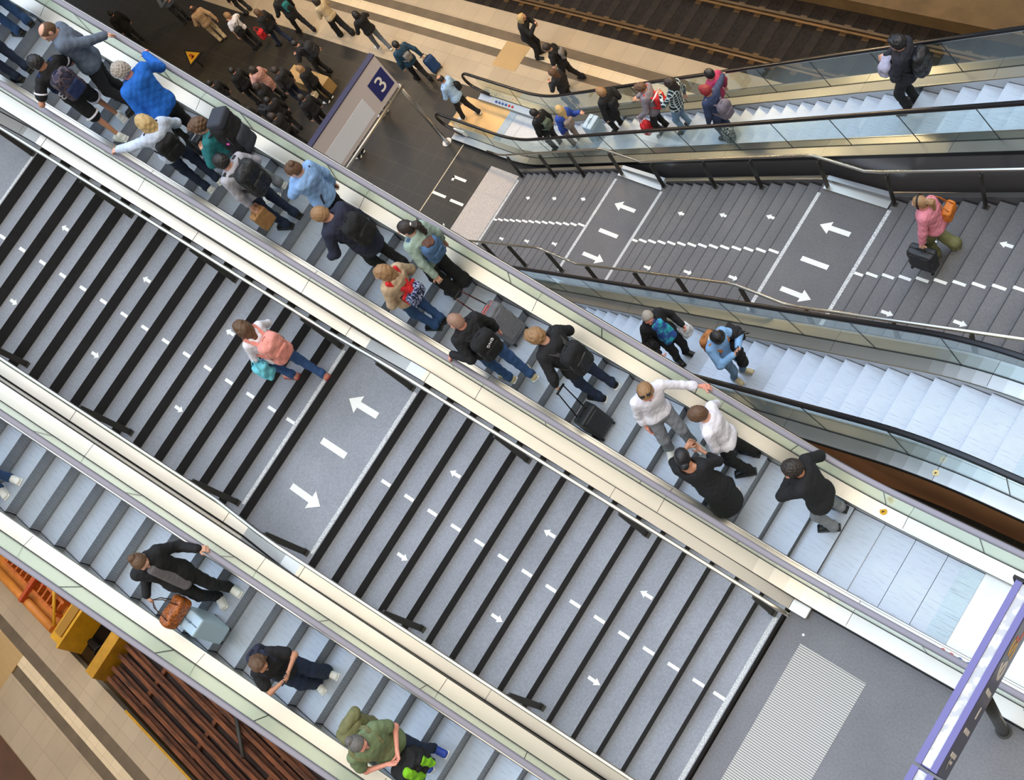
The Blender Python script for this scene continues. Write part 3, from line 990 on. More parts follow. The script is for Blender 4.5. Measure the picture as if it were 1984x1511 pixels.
def sticker(parent, x, y, z, r, m, name='round_sticker', sym=True):
    o = obj(name, MB().disc((x, y, z), r, 18), m, parent)
    if sym:
        s = MB().box(x - r * 0.35, x + r * 0.3, y - r * 0.12, y + r * 0.12, z + 0.004, z + 0.006)
        s.disc((x + r * 0.1, y + r * 0.28, z + 0.004), r * 0.2, 10, thick=0.002)
        obj('sticker_symbol', s, M_BLACK, o)
sticker(AR.t, -0.42, -2.93, zf_AR(-0.42) + 0.103, 0.045, M_STICKY)
sticker(BL.t, -0.70, -3.66, zf_B(-0.70) + 0.112, 0.04, mat('faded_sticker', (226, 200, 140), 0.5))
for e, x0, side, zz in ((AR, -1.75, 1, 0.0), (BR, 15.35, -1, ZP)):
    for i, mm in enumerate((M_RED, M_RED, M_BLUE, M_BLUE, M_BLUE, M_BLUE)):
        x = x0 - 0.10 * i if e is AR else x0 + 0.12 * i
        y = e.yc + side * 0.56
        obj('pictogram_sticker', MB().disc((x, y, zz + 0.104), 0.036, 14), mm, e.t)
# a wet floor wedge and a small display on the glass foot of the far escalator
m = MB().box(16.1, 16.5, -8.62, -8.585, ZP + 0.14, ZP + 0.34)
obj('white_notice', m, M_SIGNW, BR.t)

# ------------------------------------------------------------------ signs
def sign_platform():
    t = thing('platform_sign', 'large grey platform sign with a blue number 3 square on posts', 'sign', (16.76, -7.0, ZP))
    x, y0, y1, z0, z1 = 16.76, -8.32, -4.6, -4.93, -3.75
    m = MB().box(x, x + 0.16, y0, y1, z0, z1)
    obj('sign_board', m, M_SIGNGREY, t)
    m = MB().box(x - 0.012, x + 0.172, y0 - 0.012, y1, z1, z1 + 0.03)
    obj('top_edge', m, M_PURPLED, t)
    m = MB().box(x - 0.008, x, y0 + 0.06, y0 + 0.66, z0 + 0.16, z1 - 0.36)
    obj('number_square', m, M_SIGNBLUE, t)
    # number, read from the stairs (looking along +X): right = -Y, up = +Z
    mt = Matrix(((0, 0, -1, x - 0.012), (-1, 0, 0, y0 + 0.36), (0, 1, 0, z0 + 0.49), (0, 0, 0, 1)))
    text_mesh('number', '3', 0.62, mt, M_SIGNW, t)
    m = MB().box(x - 0.006, x, y0 + 0.98, y0 + 2.65, z0 + 0.12, z0 + 0.72)
    obj('display_panel', m, M_SIGNLIT, t)
    for yy in (y0 + 0.03, y1 - 0.1):
        m = MB().tube([(x - 0.02, yy, ZP), (x - 0.02, yy, z0 + 0.02)], 0.055, 12)
        p = obj('post', m, M_STEEL, t)
        obj('foot_plate', MB().disc((x - 0.02, yy, ZP), 0.14, 16, thick=0.02), M_STEEL, p)
    m = MB().tube([(x - 0.04, y0 - 0.06, z0 - 0.07), (x - 0.04, y1, z0 - 0.07)], 0.055, 10)
    obj('cross_tube', m, M_STEEL, t)
    for yy in (y0 + 0.5, y0 + 1.7, y0 + 2.9):
        m = MB().box(x - 0.05, x + 0.08, yy - 0.02, yy + 0.02, z0 - 0.07, z0 + 0.02)
        obj('bracket', m, M_STEEL, t)
sign_platform()

def sign_tracks():
    t = thing('overhead_sign', 'violet overhead sign box with dusty white top, lettered 11-16', 'sign', (-2.7, -0.9, 0))
    y0, y1 = -2.28, 0.9
    z0, z1 = 2.72, 3.38
    xf, xb = -2.735, -2.545
    def seg(ya, yb):
        m = MB()
        m.box(xf, xb, ya, yb, z0, z1 - 0.05)
        obj('sign_box', m, M_PURPLE, t)
        m = MB().box(xf, xf + 0.055, ya, yb, z1 - 0.05, z1)
        obj('top_rim', m, M_PURPLE, t)
        m = MB().box(xb - 0.055, xb, ya, yb, z1 - 0.05, z1)
        obj('top_rim', m, M_PURPLE, t)
        m = MB().box(xf + 0.057, xb - 0.057, ya + 0.01, yb - 0.01, z1 - 0.052, z1 - 0.02)
        obj('dusty_cover', m, M_DUST, t)
        m = MB().box(xf - 0.006, xf, ya, yb, z0 + 0.01, z1 - 0.035)
        obj('sign_face', m, M_PURPLED, t)
    seg(y0, -0.53)
    seg(-0.50, y1)
    m = MB().box(xf - 0.01, xb + 0.03, y0 - 0.03, y0, z0 + 0.2, z1 + 0.01)
    obj('end_cap', m, M_BLACK, t)
    def put(name, txt, size, y, z, mm):
        mt = Matrix(((0, 0, -1, xf - 0.008), (-1, 0, 0, y), (0, 1, 0, z), (0, 0, 0, 1)))
        text_mesh(name, txt, size, mt, mm, t, 0.002)
    ml = mat('sign_letters', (236, 226, 214), 0.5)
    put('lettering', '11-16', 0.46, -1.16, z0 + 0.33, ml)
    zc = z0 + 0.34
    a = MB()
    ya = -0.68
    a.poly([(xf - 0.009, ya + 0.015, zc - 0.12), (xf - 0.009, ya - 0.015, zc - 0.12), (xf - 0.009, ya - 0.015, zc + 0.06), (xf - 0.009, ya + 0.015, zc + 0.06)])
    a.poly([(xf - 0.009, ya + 0.08, zc + 0.02), (xf - 0.009, ya, zc + 0.13), (xf - 0.009, ya - 0.08, zc + 0.02), (xf - 0.009, ya - 0.055, zc + 0.02), (xf - 0.009, ya, zc + 0.09), (xf - 0.009, ya + 0.055, zc + 0.02)])
    obj('direction_arrow', a, ml, t)
    put('lettering', 'S', 0.42, -1.78, zc, mat('sign_ochre', (226, 178, 90), 0.5))
    put('lettering', 'U8', 0.34, -2.04, zc, mat('sign_orange', (226, 110, 70), 0.5))
    m = MB().tube([(-2.66, -1.36, 0), (-2.66, -1.36, z0 + 0.01)], 0.06, 14)
    p = obj('post', m, mat('dark_round_post', (52, 52, 44), 0.4, 0.5), t)
    obj('foot_ring', MB().disc((-2.66, -1.36, 0), 0.085, 16, thick=0.03), M_POST, p)
    m = MB().tube([(-2.66, 0.6, 0), (-2.66, 0.6, z0 + 0.01)], 0.06, 14)
    obj('post', m, MATS['dark_round_post'], t)
sign_tracks()

def warning_sign():
    t = thing('warning_sign', 'yellow triangular warning sign on the dark platform floor', 'warning sign', (27.9, -7.75, ZP))
    p = [(28.75, -7.9), (27.86, -8.06), (27.92, -7.46)]
    cx, cy = sum(a for a, _ in p) / 3, sum(b for _, b in p) / 3
    m = MB().prism([(cx + (a - cx) * 1.12, cy + (b - cy) * 1.12, ZP + 0.5) for a, b in p], (0, 0, 0.03))
    obj('black_border', m, M_BLACK, t)
    m = MB().prism([(cx + (a - cx) * 0.80, cy + (b - cy) * 0.80, ZP + 0.53) for a, b in p], (0, 0, 0.006))
    obj('yellow_panel', m, M_YELLOW, t)
    m = MB().box(cx - 0.10, cx + 0.16, cy - 0.06, cy + 0.04, ZP + 0.537, ZP + 0.54)
    m.box(cx - 0.14, cx - 0.02, cy - 0.02, cy + 0.10, ZP + 0.537, ZP + 0.54)
    obj('pictogram', m, mat('sign_rust', (150, 70, 20), 0.5), t)
    m = MB().tube([(cx, cy, ZP), (cx, cy, ZP + 0.5)], 0.03, 8)
    obj('stem', m, M_POST, t)
warning_sign()

# ------------------------------------------------------------------ works train and loaded wagon on the lower left
def works_train():
    yc = 7.35
    t = thing('crane_wagon', 'orange works wagon with a ladder frame and yellow end, lower left', 'rail wagon', (19.5, yc, ZT))
    m = MB().box(17.6, 24.5, yc - 1.05, yc + 0.98, -7.25, -6.85)
    obj('deck', m, M_ORANGE, t)
    m = MB().box(17.45, 17.95, yc - 1.0, yc + 0.95, -7.2, -6.55)
    m.box(17.42, 17.5, yc - 1.05, yc + 1.0, -7.3, -6.5)
    obj('end_frame', m, M_YELLOW, t)
    m = MB().box(17.55, 17.85, yc - 0.8, yc + 0.75, -6.55, -6.5)
    obj('end_grille', m, mat('ochre_paint', (150, 108, 26), 0.6), t)
    for y in (yc + 0.15, yc + 0.50):
        m = MB().box(18.3, 21.3, y - 0.04, y + 0.04, -6.85, -6.62)
        obj('ladder_beam', m, mat('brown_orange_steel', (176, 92, 30), 0.6, var=(5, 0.3)), t)
    for i in range(12):
        x = 18.4 + i * 0.25
        m = MB().box(x - 0.03, x + 0.03, yc + 0.17, yc + 0.48, -6.80, -6.64)
        obj('ladder_rung', m, mat('brown_orange_steel', (176, 92, 30), 0.6), t)
    for y in (yc - 0.55, yc + 0.85):
        m = MB().tube([(18.2, y, -6.75), (21.8, y, -6.72)], 0.12, 10)
        obj('boom_tube', m, M_ORANGE, t)
    m = MB().tube([(18.2, yc + 0.75, -6.7), (18.9, yc - 0.3, -6.35)], 0.045, 8)
    obj('yellow_strut', m, M_YELLOW, t)
    m = MB().box(19.6, 19.72, yc - 0.4, yc + 0.9, -6.62, -6.5)
    m.box(19.2, 19.3, yc - 0.3, yc + 0.2, -6.7, -6.5)
    obj('cross_bar', m, mat('red_brown_paint', (170, 70, 30), 0.6), t)
    m = MB().tube([(18.15, yc - 0.1, -6.8), (18.6, yc - 0.5, -6.5), (19.3, yc - 0.62, -6.7)], 0.06, 8)
    obj('black_hose', m, M_BLACK, t)
    for i in range(5):
        m = MB().box(18.1 + i * 0.13, 18.2 + i * 0.13, yc - 0.35 + 0.05 * i, yc - 0.05, -6.8, -6.55)
        obj('valve_block', m, M_YELLOW, t)
    m = MB().box(21.9, 24.0, yc - 1.0, yc + 0.9, -6.85, -5.9)
    obj('machine_housing', m, mat('dark_machine_brown', (52, 40, 30), 0.7, var=(4, 0.5)), t)
    for x in (18.6, 21.0):
        for y in (yc - 1.6, yc - 0.25):
            m = MB().tube([(x, y - 0.06, ZT + 0.4), (x, y + 0.06, ZT + 0.4)], 0.4, 20)
            obj('wheel', m, M_BLACK, t)
    m = MB().tube([(17.4, yc - 0.1, -7.35), (16.5, yc - 0.1, -7.35)], 0.07, 8)
    obj('coupling', m, M_BLACK, t)
    for y in (yc + 0.6, yc - 0.8):
        m = MB().tube([(17.4, y, -7.3), (16.95, y, -7.3), (16.93, y, -7.3), (16.90, y, -7.3)], [0.09, 0.09, 0.17, 0.17], 12)
        obj('buffer', m, M_BLACK, t)
    t2 = thing('flat_wagon', 'flat wagon with a yellow headboard carrying rusty rails, lower left', 'rail wagon', (13, yc, ZT))
    m = MB().box(6.0, 16.3, yc - 1.0, yc + 0.95, -7.5, -7.3)
    obj('deck', m, mat('dark_wagon_deck', (58, 40, 30), 0.85, var=(2, 0.4)), t2)
    m = MB().box(16.05, 16.4, yc - 1.0, yc + 0.98, -7.3, -6.75)
    obj('headboard', m, mat('dull_yellow_paint', (170, 124, 20), 0.6, var=(3, 0.3)), t2)
    m = MB().tube([(16.2, yc - 0.45, -6.8), (16.55, yc - 0.45, -6.8)], 0.09, 8)
    obj('headboard_lamp', m, M_ORANGE, t2)
    for x in (8, 10.2, 12.4, 14.6):
        m = MB().box(x - 0.06, x + 0.06, yc - 1.0, yc + 0.95, -7.3, -7.2)
        obj('bolster', m, M_RUST, t2)
    for x in (9.3, 14.2):
        for y in (yc - 1.6, yc - 0.25):
            m = MB().tube([(x, y - 0.06, ZT + 0.4), (x, y + 0.06, ZT + 0.4)], 0.4, 20)
            obj('wheel', m, M_BLACK, t2)
    ws = [(yc - 0.86, 'first'), (yc - 0.62, ''), (yc - 0.40, ''), (yc - 0.06, ''), (yc + 0.22, ''), (yc + 0.55, ''), (yc + 0.80, '')]
    words = ['outermost towards the escalator', 'second from the escalator side', 'third from the escalator side', 'middle of the load', 'third from the platform side', 'second from the platform side', 'outermost towards the platform']
    xe = [14.7, 15.3, 15.9, 16.0, 16.0, 15.95, 15.9]
    for (y, _), wd, x1 in zip(ws, words, xe):
        m = MB()
        big = 0.095
        prof = [(-big, 0), (big, 0), (big, 0.03), (0.02, 0.06), (0.02, 0.13), (0.05, 0.145), (0.05, 0.19), (-0.05, 0.19), (-0.05, 0.145), (-0.02, 0.13), (-0.02, 0.06), (-big, 0.03)]
        m.loft([[(x, y + a + (x1 - x) * 0.012, -7.2 + b) for a, b in prof] for x in (5.5, x1)], caps=True)
        tag(obj('rusty_rail', m, M_RUST), 'long rusty rail on the flat wagon, ' + wd, 'rail', 'rails loaded on the wagon')
    m = MB().tube([(11.9, yc - 0.8, -6.96), (10.9, yc - 0.2, -6.9)], 0.05, 8)
    tag(obj('iron_bar', m, M_POST), 'dark iron bar lying across the rusty rails', 'bar')
works_train()

# floor items seen at the left edge of the lower left platform
m = MB().box(19.5, 24, 11.35, 12.6, ZP, ZP + 1.0)
struct('wall_kiosk', m, mat('dark_kiosk_panel', (60, 52, 34), 0.5), None, None)
m = MB().box(10, 19.0, 11.4, 12.2, ZP, ZP + 0.02)
struct('trim_7', m, mat('dark_brown_floor', (92, 62, 40), 0.6, var=(2, 0.2)))

# warm downlights below the slabs light the platforms
def downlight(x, y, label):
    t = thing('ceiling_downlight', label, 'ceiling light', (x, y, -0.55), 'ceiling lights over the platforms')
    obj('housing', MB().box(x - 0.9, x + 0.9, y - 0.12, y + 0.12, -0.62, -0.55), M_POST, t)
    l = area_light('downlight_lamp', (x, y, -0.64), (x - 1.0, y * 0.72, ZP), 1.7, 0.2, LAMP_W, (1.0, 0.70, 0.38))
    l.parent = t
    l.location = (0, 0, -0.09)
LAMP_W = 125
LAMP_W = 130
for x in (8, 14, 20, 26):
    downlight(x, -12.6, 'long ceiling light over the far track platform')
LAMP_W = 25
for x in (29, 34):
    downlight(x, -6.0, 'long ceiling light over the crowded platform end')
LAMP_W = 60
for x in (10, 16, 22):
    downlight(x, 10.2, 'long ceiling light over the lower left platform')
# ------------------------------------------------------------------ smooth solid modelling (signed distances -> one continuous surface)
F32 = np.float32
def V3(*a): return np.array(a, dtype=float)
def unit(v):
    n = np.linalg.norm(v)
    return v / n if n > 1e-9 else v
def capsule(a, b, ra, rb=None): return ('c', np.asarray(a, float), np.asarray(b, float), ra, ra if rb is None else rb)
def ellips(c, r, R=None): return ('e', np.asarray(c, float), np.asarray(r, float), np.eye(3) if R is None else R)
def rbox(c, h, rd, R=None): return ('b', np.asarray(c, float), np.asarray(h, float), rd, np.eye(3) if R is None else R)

def sd(pr, P):
    if pr[0] == 'c':
        a, b, ra, rb = pr[1:]
        ba = b - a
        l2 = float(ba @ ba) + 1e-9
        pa = P - a.astype(F32)
        t = np.clip((pa @ ba.astype(F32)) / F32(l2), 0, 1)
        d = pa - t[:, None] * ba.astype(F32)
        return np.sqrt((d * d).sum(1)) - (F32(ra) + t * F32(rb - ra))
    if pr[0] == 'e':
        c, r, R = pr[1:]
        q = (P - c.astype(F32)) @ R.astype(F32)          # R columns are the local axes
        k0 = np.sqrt(((q / r.astype(F32)) ** 2).sum(1)) + 1e-6
        k1 = np.sqrt(((q / (r * r).astype(F32)) ** 2).sum(1)) + 1e-6
        return k0 * (k0 - 1) / k1
    c, h, rd, R = pr[1:]
    q = np.abs((P - c.astype(F32)) @ R.astype(F32)) - (h - rd).astype(F32)
    return np.sqrt((np.maximum(q, 0) ** 2).sum(1)) + np.minimum(q.max(1), 0) - F32(rd)

def bounds(prims):
    lo, hi = np.full(3, 1e9), np.full(3, -1e9)
    for p in prims:
        if p[0] == 'c':
            for q, r in ((p[1], p[3]), (p[2], p[4])):
                lo = np.minimum(lo, q - r); hi = np.maximum(hi, q + r)
        elif p[0] == 'e':
            e = np.abs(p[3]) @ p[2]
            lo = np.minimum(lo, p[1] - e); hi = np.maximum(hi, p[1] + e)
        else:
            e = np.abs(p[4]) @ p[2]
            lo = np.minimum(lo, p[1] - e); hi = np.maximum(hi, p[1] + e)
    return lo, hi

def smin(a, b, k):
    h = np.maximum(k - np.abs(a - b), 0) / k
    return np.minimum(a, b) - h * h * (k * 0.25)

CORN = np.array([(i, j, k) for i in (0, 1) for j in (0, 1) for k in (0, 1)])
EDG = [(a, b) for a in range(8) for b in range(a + 1, 8) if np.abs(CORN[a] - CORN[b]).sum() == 1]

def solid(prims, h, k=0.03, clips=(), subs=(), fold=None):
    """mesh (verts, quads) of the smooth union of prims, cut by half spaces (n, o): keep n.p < o"""
    lo, hi = bounds(prims)
    lo = lo - 2.5 * h - 0.01
    hi = hi + 2.5 * h + 0.01
    n = np.maximum(4, np.ceil((hi - lo) / h).astype(int) + 1)
    ax = [lo[i] + h * np.arange(n[i]) for i in range(3)]
    G = np.stack(np.meshgrid(*ax, indexing='ij'), -1).reshape(-1, 3).astype(F32)
    d = None
    for i, p in enumerate(prims):
        e = sd(p, G)
        d = e if d is None else smin(d, e, F32(k[i] if isinstance(k, list) else k))
    if fold:
        am, fr, ph = fold
        d = d + F32(am) * (np.sin(G[:, 2] * fr + np.sin(G[:, 0] * fr * 0.6 + ph) * 1.7) * np.sin(G[:, 0] * fr * 0.5 + G[:, 1] * fr * 0.7 + ph))
    for s in subs:
        d = np.maximum(d, -sd(s, G))
    for nn, o in clips:
        d = np.maximum(d, G @ np.asarray(nn, F32) - F32(o))
    D = d.reshape(n)
    ins = D < 0
    a = [slice(None, -1), slice(1, None)]
    cs = np.zeros(tuple(n - 1), int)
    for c in CORN:
        cs += ins[a[c[0]], a[c[1]], a[c[2]]]
    act = (cs > 0) & (cs < 8)
    ci = np.argwhere(act)
    if len(ci) == 0:
        return np.zeros((0, 3)), []
    vid = -np.ones(act.shape, int)
    vid[act] = np.arange(len(ci))
    cv = np.stack([D[ci[:, 0] + c[0], ci[:, 1] + c[1], ci[:, 2] + c[2]] for c in CORN], 1)
    acc = np.zeros((len(ci), 3))
    cnt = np.zeros(len(ci))
    for i, j in EDG:
        m = (cv[:, i] < 0) != (cv[:, j] < 0)
        den = cv[:, i] - cv[:, j]
        t = np.where(m, cv[:, i] / np.where(m, den, 1), 0)
        p = CORN[i] + t[:, None] * (CORN[j] - CORN[i])
        acc[m] += p[m]
        cnt[m] += 1
    V = lo + (ci + acc / np.maximum(cnt, 1)[:, None]) * h
    Q = []
    for axn in range(3):
        u, w = [(1, 2), (2, 0), (0, 1)][axn]
        s0 = [slice(None)] * 3; s1 = [slice(None)] * 3
        s0[axn] = slice(None, -1); s1[axn] = slice(1, None)
        A, B = ins[tuple(s0)], ins[tuple(s1)]
        e = np.argwhere(A != B)
        ok = (e[:, u] > 0) & (e[:, w] > 0) & (e[:, u] < n[u] - 1) & (e[:, w] < n[w] - 1)
        e = e[ok]
        sgn = A[e[:, 0], e[:, 1], e[:, 2]]
        def at(du, dw):
            q = e.copy(); q[:, u] += du; q[:, w] += dw
            return vid[q[:, 0], q[:, 1], q[:, 2]]
        q = np.stack([at(-1, -1), at(0, -1), at(0, 0), at(-1, 0)], 1)
        q[~sgn] = q[~sgn][:, ::-1]
        Q.append(q)
    return V, np.concatenate(Q)

class SM:
    """collects solid meshes into one object mesh"""
    def __init__(s): s.V, s.Q, s.M = [], [], []; s.n = 0
    def add(s, vq, mi=0):
        V, Q = vq
        if len(V) == 0: return s
        s.V.append(V); s.Q.append(np.asarray(Q) + s.n); s.M.append(np.full(len(Q), mi)); s.n += len(V)
        return s
    def obj(s, name, mats, parent=None, off=None):
        if off is None:
            off = ROOT.get(parent.name, (0, 0, 0)) if parent is not None else (0, 0, 0)
        V = np.concatenate(s.V) - np.asarray(off)
        Q = np.concatenate(s.Q)
        M = np.concatenate(s.M)
        me = bpy.data.meshes.new(name)
        me.vertices.add(len(V))
        me.vertices.foreach_set('co', V.astype(F32).ravel())
        me.loops.add(Q.size)
        me.loops.foreach_set('vertex_index', Q.astype(np.int32).ravel())
        me.polygons.add(len(Q))
        me.polygons.foreach_set('loop_start', np.arange(0, Q.size, 4, dtype=np.int32))
        me.polygons.foreach_set('loop_total', np.full(len(Q), 4, np.int32))
        for m in (mats if isinstance(mats, (list, tuple)) else [mats]):
            me.materials.append(m)
        me.polygons.foreach_set('material_index', M.astype(np.int32))
        me.polygons.foreach_set('use_smooth', np.ones(len(Q), bool))
        me.update(calc_edges=True)
        me.validate()
        o = bpy.data.objects.new(name, me)
        C.objects.link(o)
        if parent is not None:
            o.parent = parent
            ROOT[o.name] = tuple(off)
        return o

def one(name, vq, m, parent):
    return SM().add(vq).obj(name, m, parent)

# ------------------------------------------------------------------ people
SKINS = {'light': mat('skin_light', (222, 170, 146), 0.5), 'tan': mat('skin_tan', (196, 140, 110), 0.5), 'pink': mat('skin_pink', (232, 160, 140), 0.5), 'brown': mat('skin_brown', (140, 94, 70), 0.5)}
M_EYE = mat('dark_eye', (26, 20, 18), 0.3)
M_LIP = mat('lip', (176, 96, 88), 0.5)
def cloth(name, col, **k):
    k.setdefault('bump', (26, 0.5)); k.setdefault('var', (11, 0.16)); k.setdefault('rough', 0.85)
    return mat(name, col, **k)
HAIRS = {'brown': mat('hair_brown', (78, 56, 42), 0.55, kind='strand', scale=26, col2=(120, 88, 62)), 'dark': mat('hair_dark', (34, 28, 26), 0.5, kind='strand', scale=26, col2=(62, 52, 46)),
         'blonde': mat('hair_blonde', (196, 160, 98), 0.55, kind='strand', scale=26, col2=(226, 196, 140)), 'grey': mat('hair_grey', (158, 148, 138), 0.7, kind='strand', scale=30, col2=(200, 190, 178)),
         'light': mat('hair_light_brown', (140, 104, 70), 0.55, kind='strand', scale=26, col2=(180, 140, 98)), 'red': mat('hair_dyed_red', (130, 30, 34), 0.55, kind='strand', scale=26, col2=(170, 50, 50)),
         'black': mat('hair_black', (20, 18, 20), 0.4, kind='strand', scale=26, col2=(44, 42, 44)), 'buzz': mat('hair_shaved', (150, 116, 98), 0.6, var=(40, 0.15)), 'greydark': mat('hair_dark_grey', (84, 80, 78), 0.6, kind='strand', scale=30, col2=(130, 126, 120))}

def ik(a, b, l1, l2, pole):
    """middle joint of a two-bone limb from a towards b, bent towards pole"""
    v = b - a
    d = np.linalg.norm(v)
    mx = (l1 + l2) * 0.998
    if d > mx:
        b = a + v * mx / d
        v = b - a; d = mx
    x = (l1 * l1 - l2 * l2 + d * d) / (2 * d)
    hgt = math.sqrt(max(0, l1 * l1 - x * x))
    u = v / d
    p = pole - u * (pole @ u)
    p = unit(p) if np.linalg.norm(p) > 1e-6 else np.array([1., 0, 0])
    return a + u * x + p * hgt, b

def hand_prims(w, d, n, side, H, curl):
    """palm and five fingers from wrist w along d, palm facing n; side = thumb direction"""
    s = H / 1.63
    d, n = unit(d), unit(n - d * (n @ d))
    t = np.cross(d, n) * side
    R = np.stack([d, t, n], 1)
    out = [rbox(w + d * 0.045 * s, np.array([0.048, 0.037, 0.014]) * s, 0.012 * s, R), capsule(w - d * 0.02 * s, w + d * 0.03 * s, 0.024 * s, 0.026 * s)]
    for i, (off, ln) in enumerate(((0.030, 0.066), (0.010, 0.076), (-0.010, 0.070), (-0.029, 0.054))):
        b0 = w + d * 0.086 * s + t * off * s
        c1 = curl * (0.75 + 0.12 * i)
        d1 = unit(d * math.cos(c1) + n * math.sin(c1) + t * off * 2.0)
        d2 = unit(d * math.cos(c1 * 2.1) + n * math.sin(c1 * 2.1))
        m = b0 + d1 * ln * 0.52 * s
        out.append(capsule(b0, m, 0.0095 * s, 0.0088 * s))
        out.append(capsule(m, m + d2 * ln * 0.5 * s, 0.0088 * s, 0.0072 * s))
    b0 = w + d * 0.03 * s + t * 0.03 * s
    m = b0 + unit(d * 0.6 + t * 0.75 + n * 0.2) * 0.042 * s
    out.append(capsule(b0, m, 0.0125 * s, 0.0105 * s))
    out.append(capsule(m, m + unit(d * 0.9 + t * 0.15 + n * 0.45) * 0.034 * s, 0.0105 * s, 0.008 * s))
    return out

def person(label, base, H, hd, top=None, bottom=None, shoes=None, hair=('short', 'brown'), skin='light', lean=(0, 0), look=0.0, nod=0.15,
           arms=('down', 'down'), feet=None, q=1.0, group=None, build=1.0, female=False, extras=(), phase=None, visible=True):
    """base: ground point; hd: facing angle in degrees (world XY); look: head turn in degrees (left +); arms: pose names or world points"""
    ph = phase if phase is not None else (base[0] * 7.3 + base[1] * 3.1)
    s = H / 1.63
    B = np.array(base, float)
    a = math.radians(hd)
    f = np.array([math.cos(a), math.sin(a), 0.0]); l = np.array([-math.sin(a), math.cos(a), 0.0]); u = np.array([0, 0, 1.0])
    Rb = np.stack([f, l, u], 1)
    lv = np.array([lean[0], lean[1], 0.0])
    def at(F, L, U, k=0.0): return B + f * F * s + l * L * s + u * U * s + lv * k
    hw = 0.082 if not female else 0.085
    shw = (0.178 if not female else 0.158) * (0.5 + 0.5 * build)
    if feet is None:
        feet = ((0.03, 0.09, 0.0), (-0.02, -0.09, 0.0))
    t = thing('person', label, 'person', tuple(B), group)
    pel = at(0, 0, 0.86, 0.10)
    hips = [pel + l * hw * s, pel - l * hw * s]
    ank, knee, toe = [], [], []
    for i, ft in enumerate(feet):
        fx, ly, dz = ft[:3]
        an = at(fx, ly, 0.075) + u * dz
        kn, an = ik(hips[i], an, 0.415 * s, 0.40 * s, f + l * (0.12 if i == 0 else -0.12))
        ank.append(an); knee.append(kn)
        yaw = ft[3] if len(ft) > 3 else (12 if i == 0 else -12)
        y = math.radians(yaw)
        toe.append(f * math.cos(y) + l * math.sin(y))
    chest = at(0.0, 0, 1.20, 0.62)
    neck = at(-0.005, 0, 1.375, 0.85)
    hdir = math.radians(look)
    hf0 = f * math.cos(hdir) + l * math.sin(hdir)
    hl = -f * math.sin(hdir) + l * math.cos(hdir)
    hf = unit(hf0 * math.cos(nod) - u * math.sin(nod))
    hu = np.cross(hf, hl)
    head = at(0.015, 0, 1.505, 1.0) + hf * 0.02 * s - u * max(0, nod) * 0.03 * s + hf0 * max(0, nod) * 0.04 * s
    Rh = np.stack([hf, hl, hu], 1)
    sh = [at(-0.005, 0, 1.325, 0.80) + l * shw * s, at(-0.005, 0, 1.325, 0.80) - l * shw * s]
    el, wr, hdirs, hn, curls = [], [], [], [], []
    for i in range(2):
        sg = 1 if i == 0 else -1
        ap = arms[i]
        pole = -f * 0.8 + l * sg * 0.5 - u * 0.3
        curl = 0.35
        L1, L2 = 0.285 * s, 0.25 * s
        S = sh[i]
        pn = -l * sg
        if isinstance(ap, str):
            o = {'down': (0.05, 0.075, -0.52), 'relaxed': (0.10, 0.10, -0.50), 'front': (0.28, -0.09, -0.22), 'phone': (0.30, -0.10, -0.12), 'chin': (0.14, -0.12, 0.02),
                 'strap': (0.14, 0.02, -0.10), 'back': (-0.12, 0.06, -0.50), 'hold': (0.22, 0.10, -0.42), 'pocket': (0.08, 0.14, -0.44), 'up': (0.25, 0.1, 0.18),
                 'rail': (0.18, 0.40, -0.18), 'belly': (0.20, -0.12, -0.34), 'pull': (-0.22, 0.12, -0.46), 'lug': (0.02, 0.13, -0.53), 'face': (0.20, -0.08, 0.08)}[ap]
            T = S + f * o[0] * s + l * sg * o[1] * s + u * o[2] * s
            if ap in ('front', 'phone', 'chin', 'belly', 'face', 'strap'):
                curl = 0.7; pole = l * sg * 0.9 - u * 0.6 - f * 0.3
            if ap in ('lug', 'pull', 'hold'): curl = 1.0
        else:
            T = np.array(ap[:3], float); curl = 0.5
            T = T + unit(S - T) * 0.075 * s
            pole = -u * 0.9 - f * 0.2 + l * sg * 0.35
            pn = -u
        E, W = ik(S, T, L1, L2, pole)
        el.append(E); wr.append(W)
        dd = unit(W - E)
        if not isinstance(ap, str):
            g = np.array(ap[:3], float) - W
            dd = unit(unit(g) + dd * 0.2)
        elif ap in ('front', 'belly', 'phone'):
            pn = u * 0.6 - f * 0.6; dd = unit(dd + f * 0.2)
        hdirs.append(dd); hn.append(pn); curls.append(curl)
    # ---------------- body: one continuous skin surface
    sk = SKINS[skin]
    bb = build
    torso = lambda r: [capsule(at(0, 0.055, 1.21, 0.62), at(0, -0.055, 1.21, 0.62), (0.098 * bb + r) * s), capsule(at(-0.01, 0.045, 1.04, 0.38), at(-0.01, -0.045, 1.04, 0.38), (0.088 * bb + r) * s),
                       capsule(pel + l * 0.06 * s - u * 0.0, pel - l * 0.06 * s, (0.098 * bb + r) * s), capsule(sh[0] - l * 0.035 * s, sh[1] + l * 0.035 * s, (0.050 + r) * s),
                       capsule(neck - u * 0.07 * s, neck - u * 0.03 * s, (0.085 + r) * s, (0.05 + r) * s)] + ([ellips(at(0.075, 0.065, 1.20, 0.62), (0.062 * s, 0.06 * s, 0.06 * s), Rb), ellips(at(0.075, -0.065, 1.20, 0.62), (0.062 * s, 0.06 * s, 0.06 * s), Rb)] if female else [])
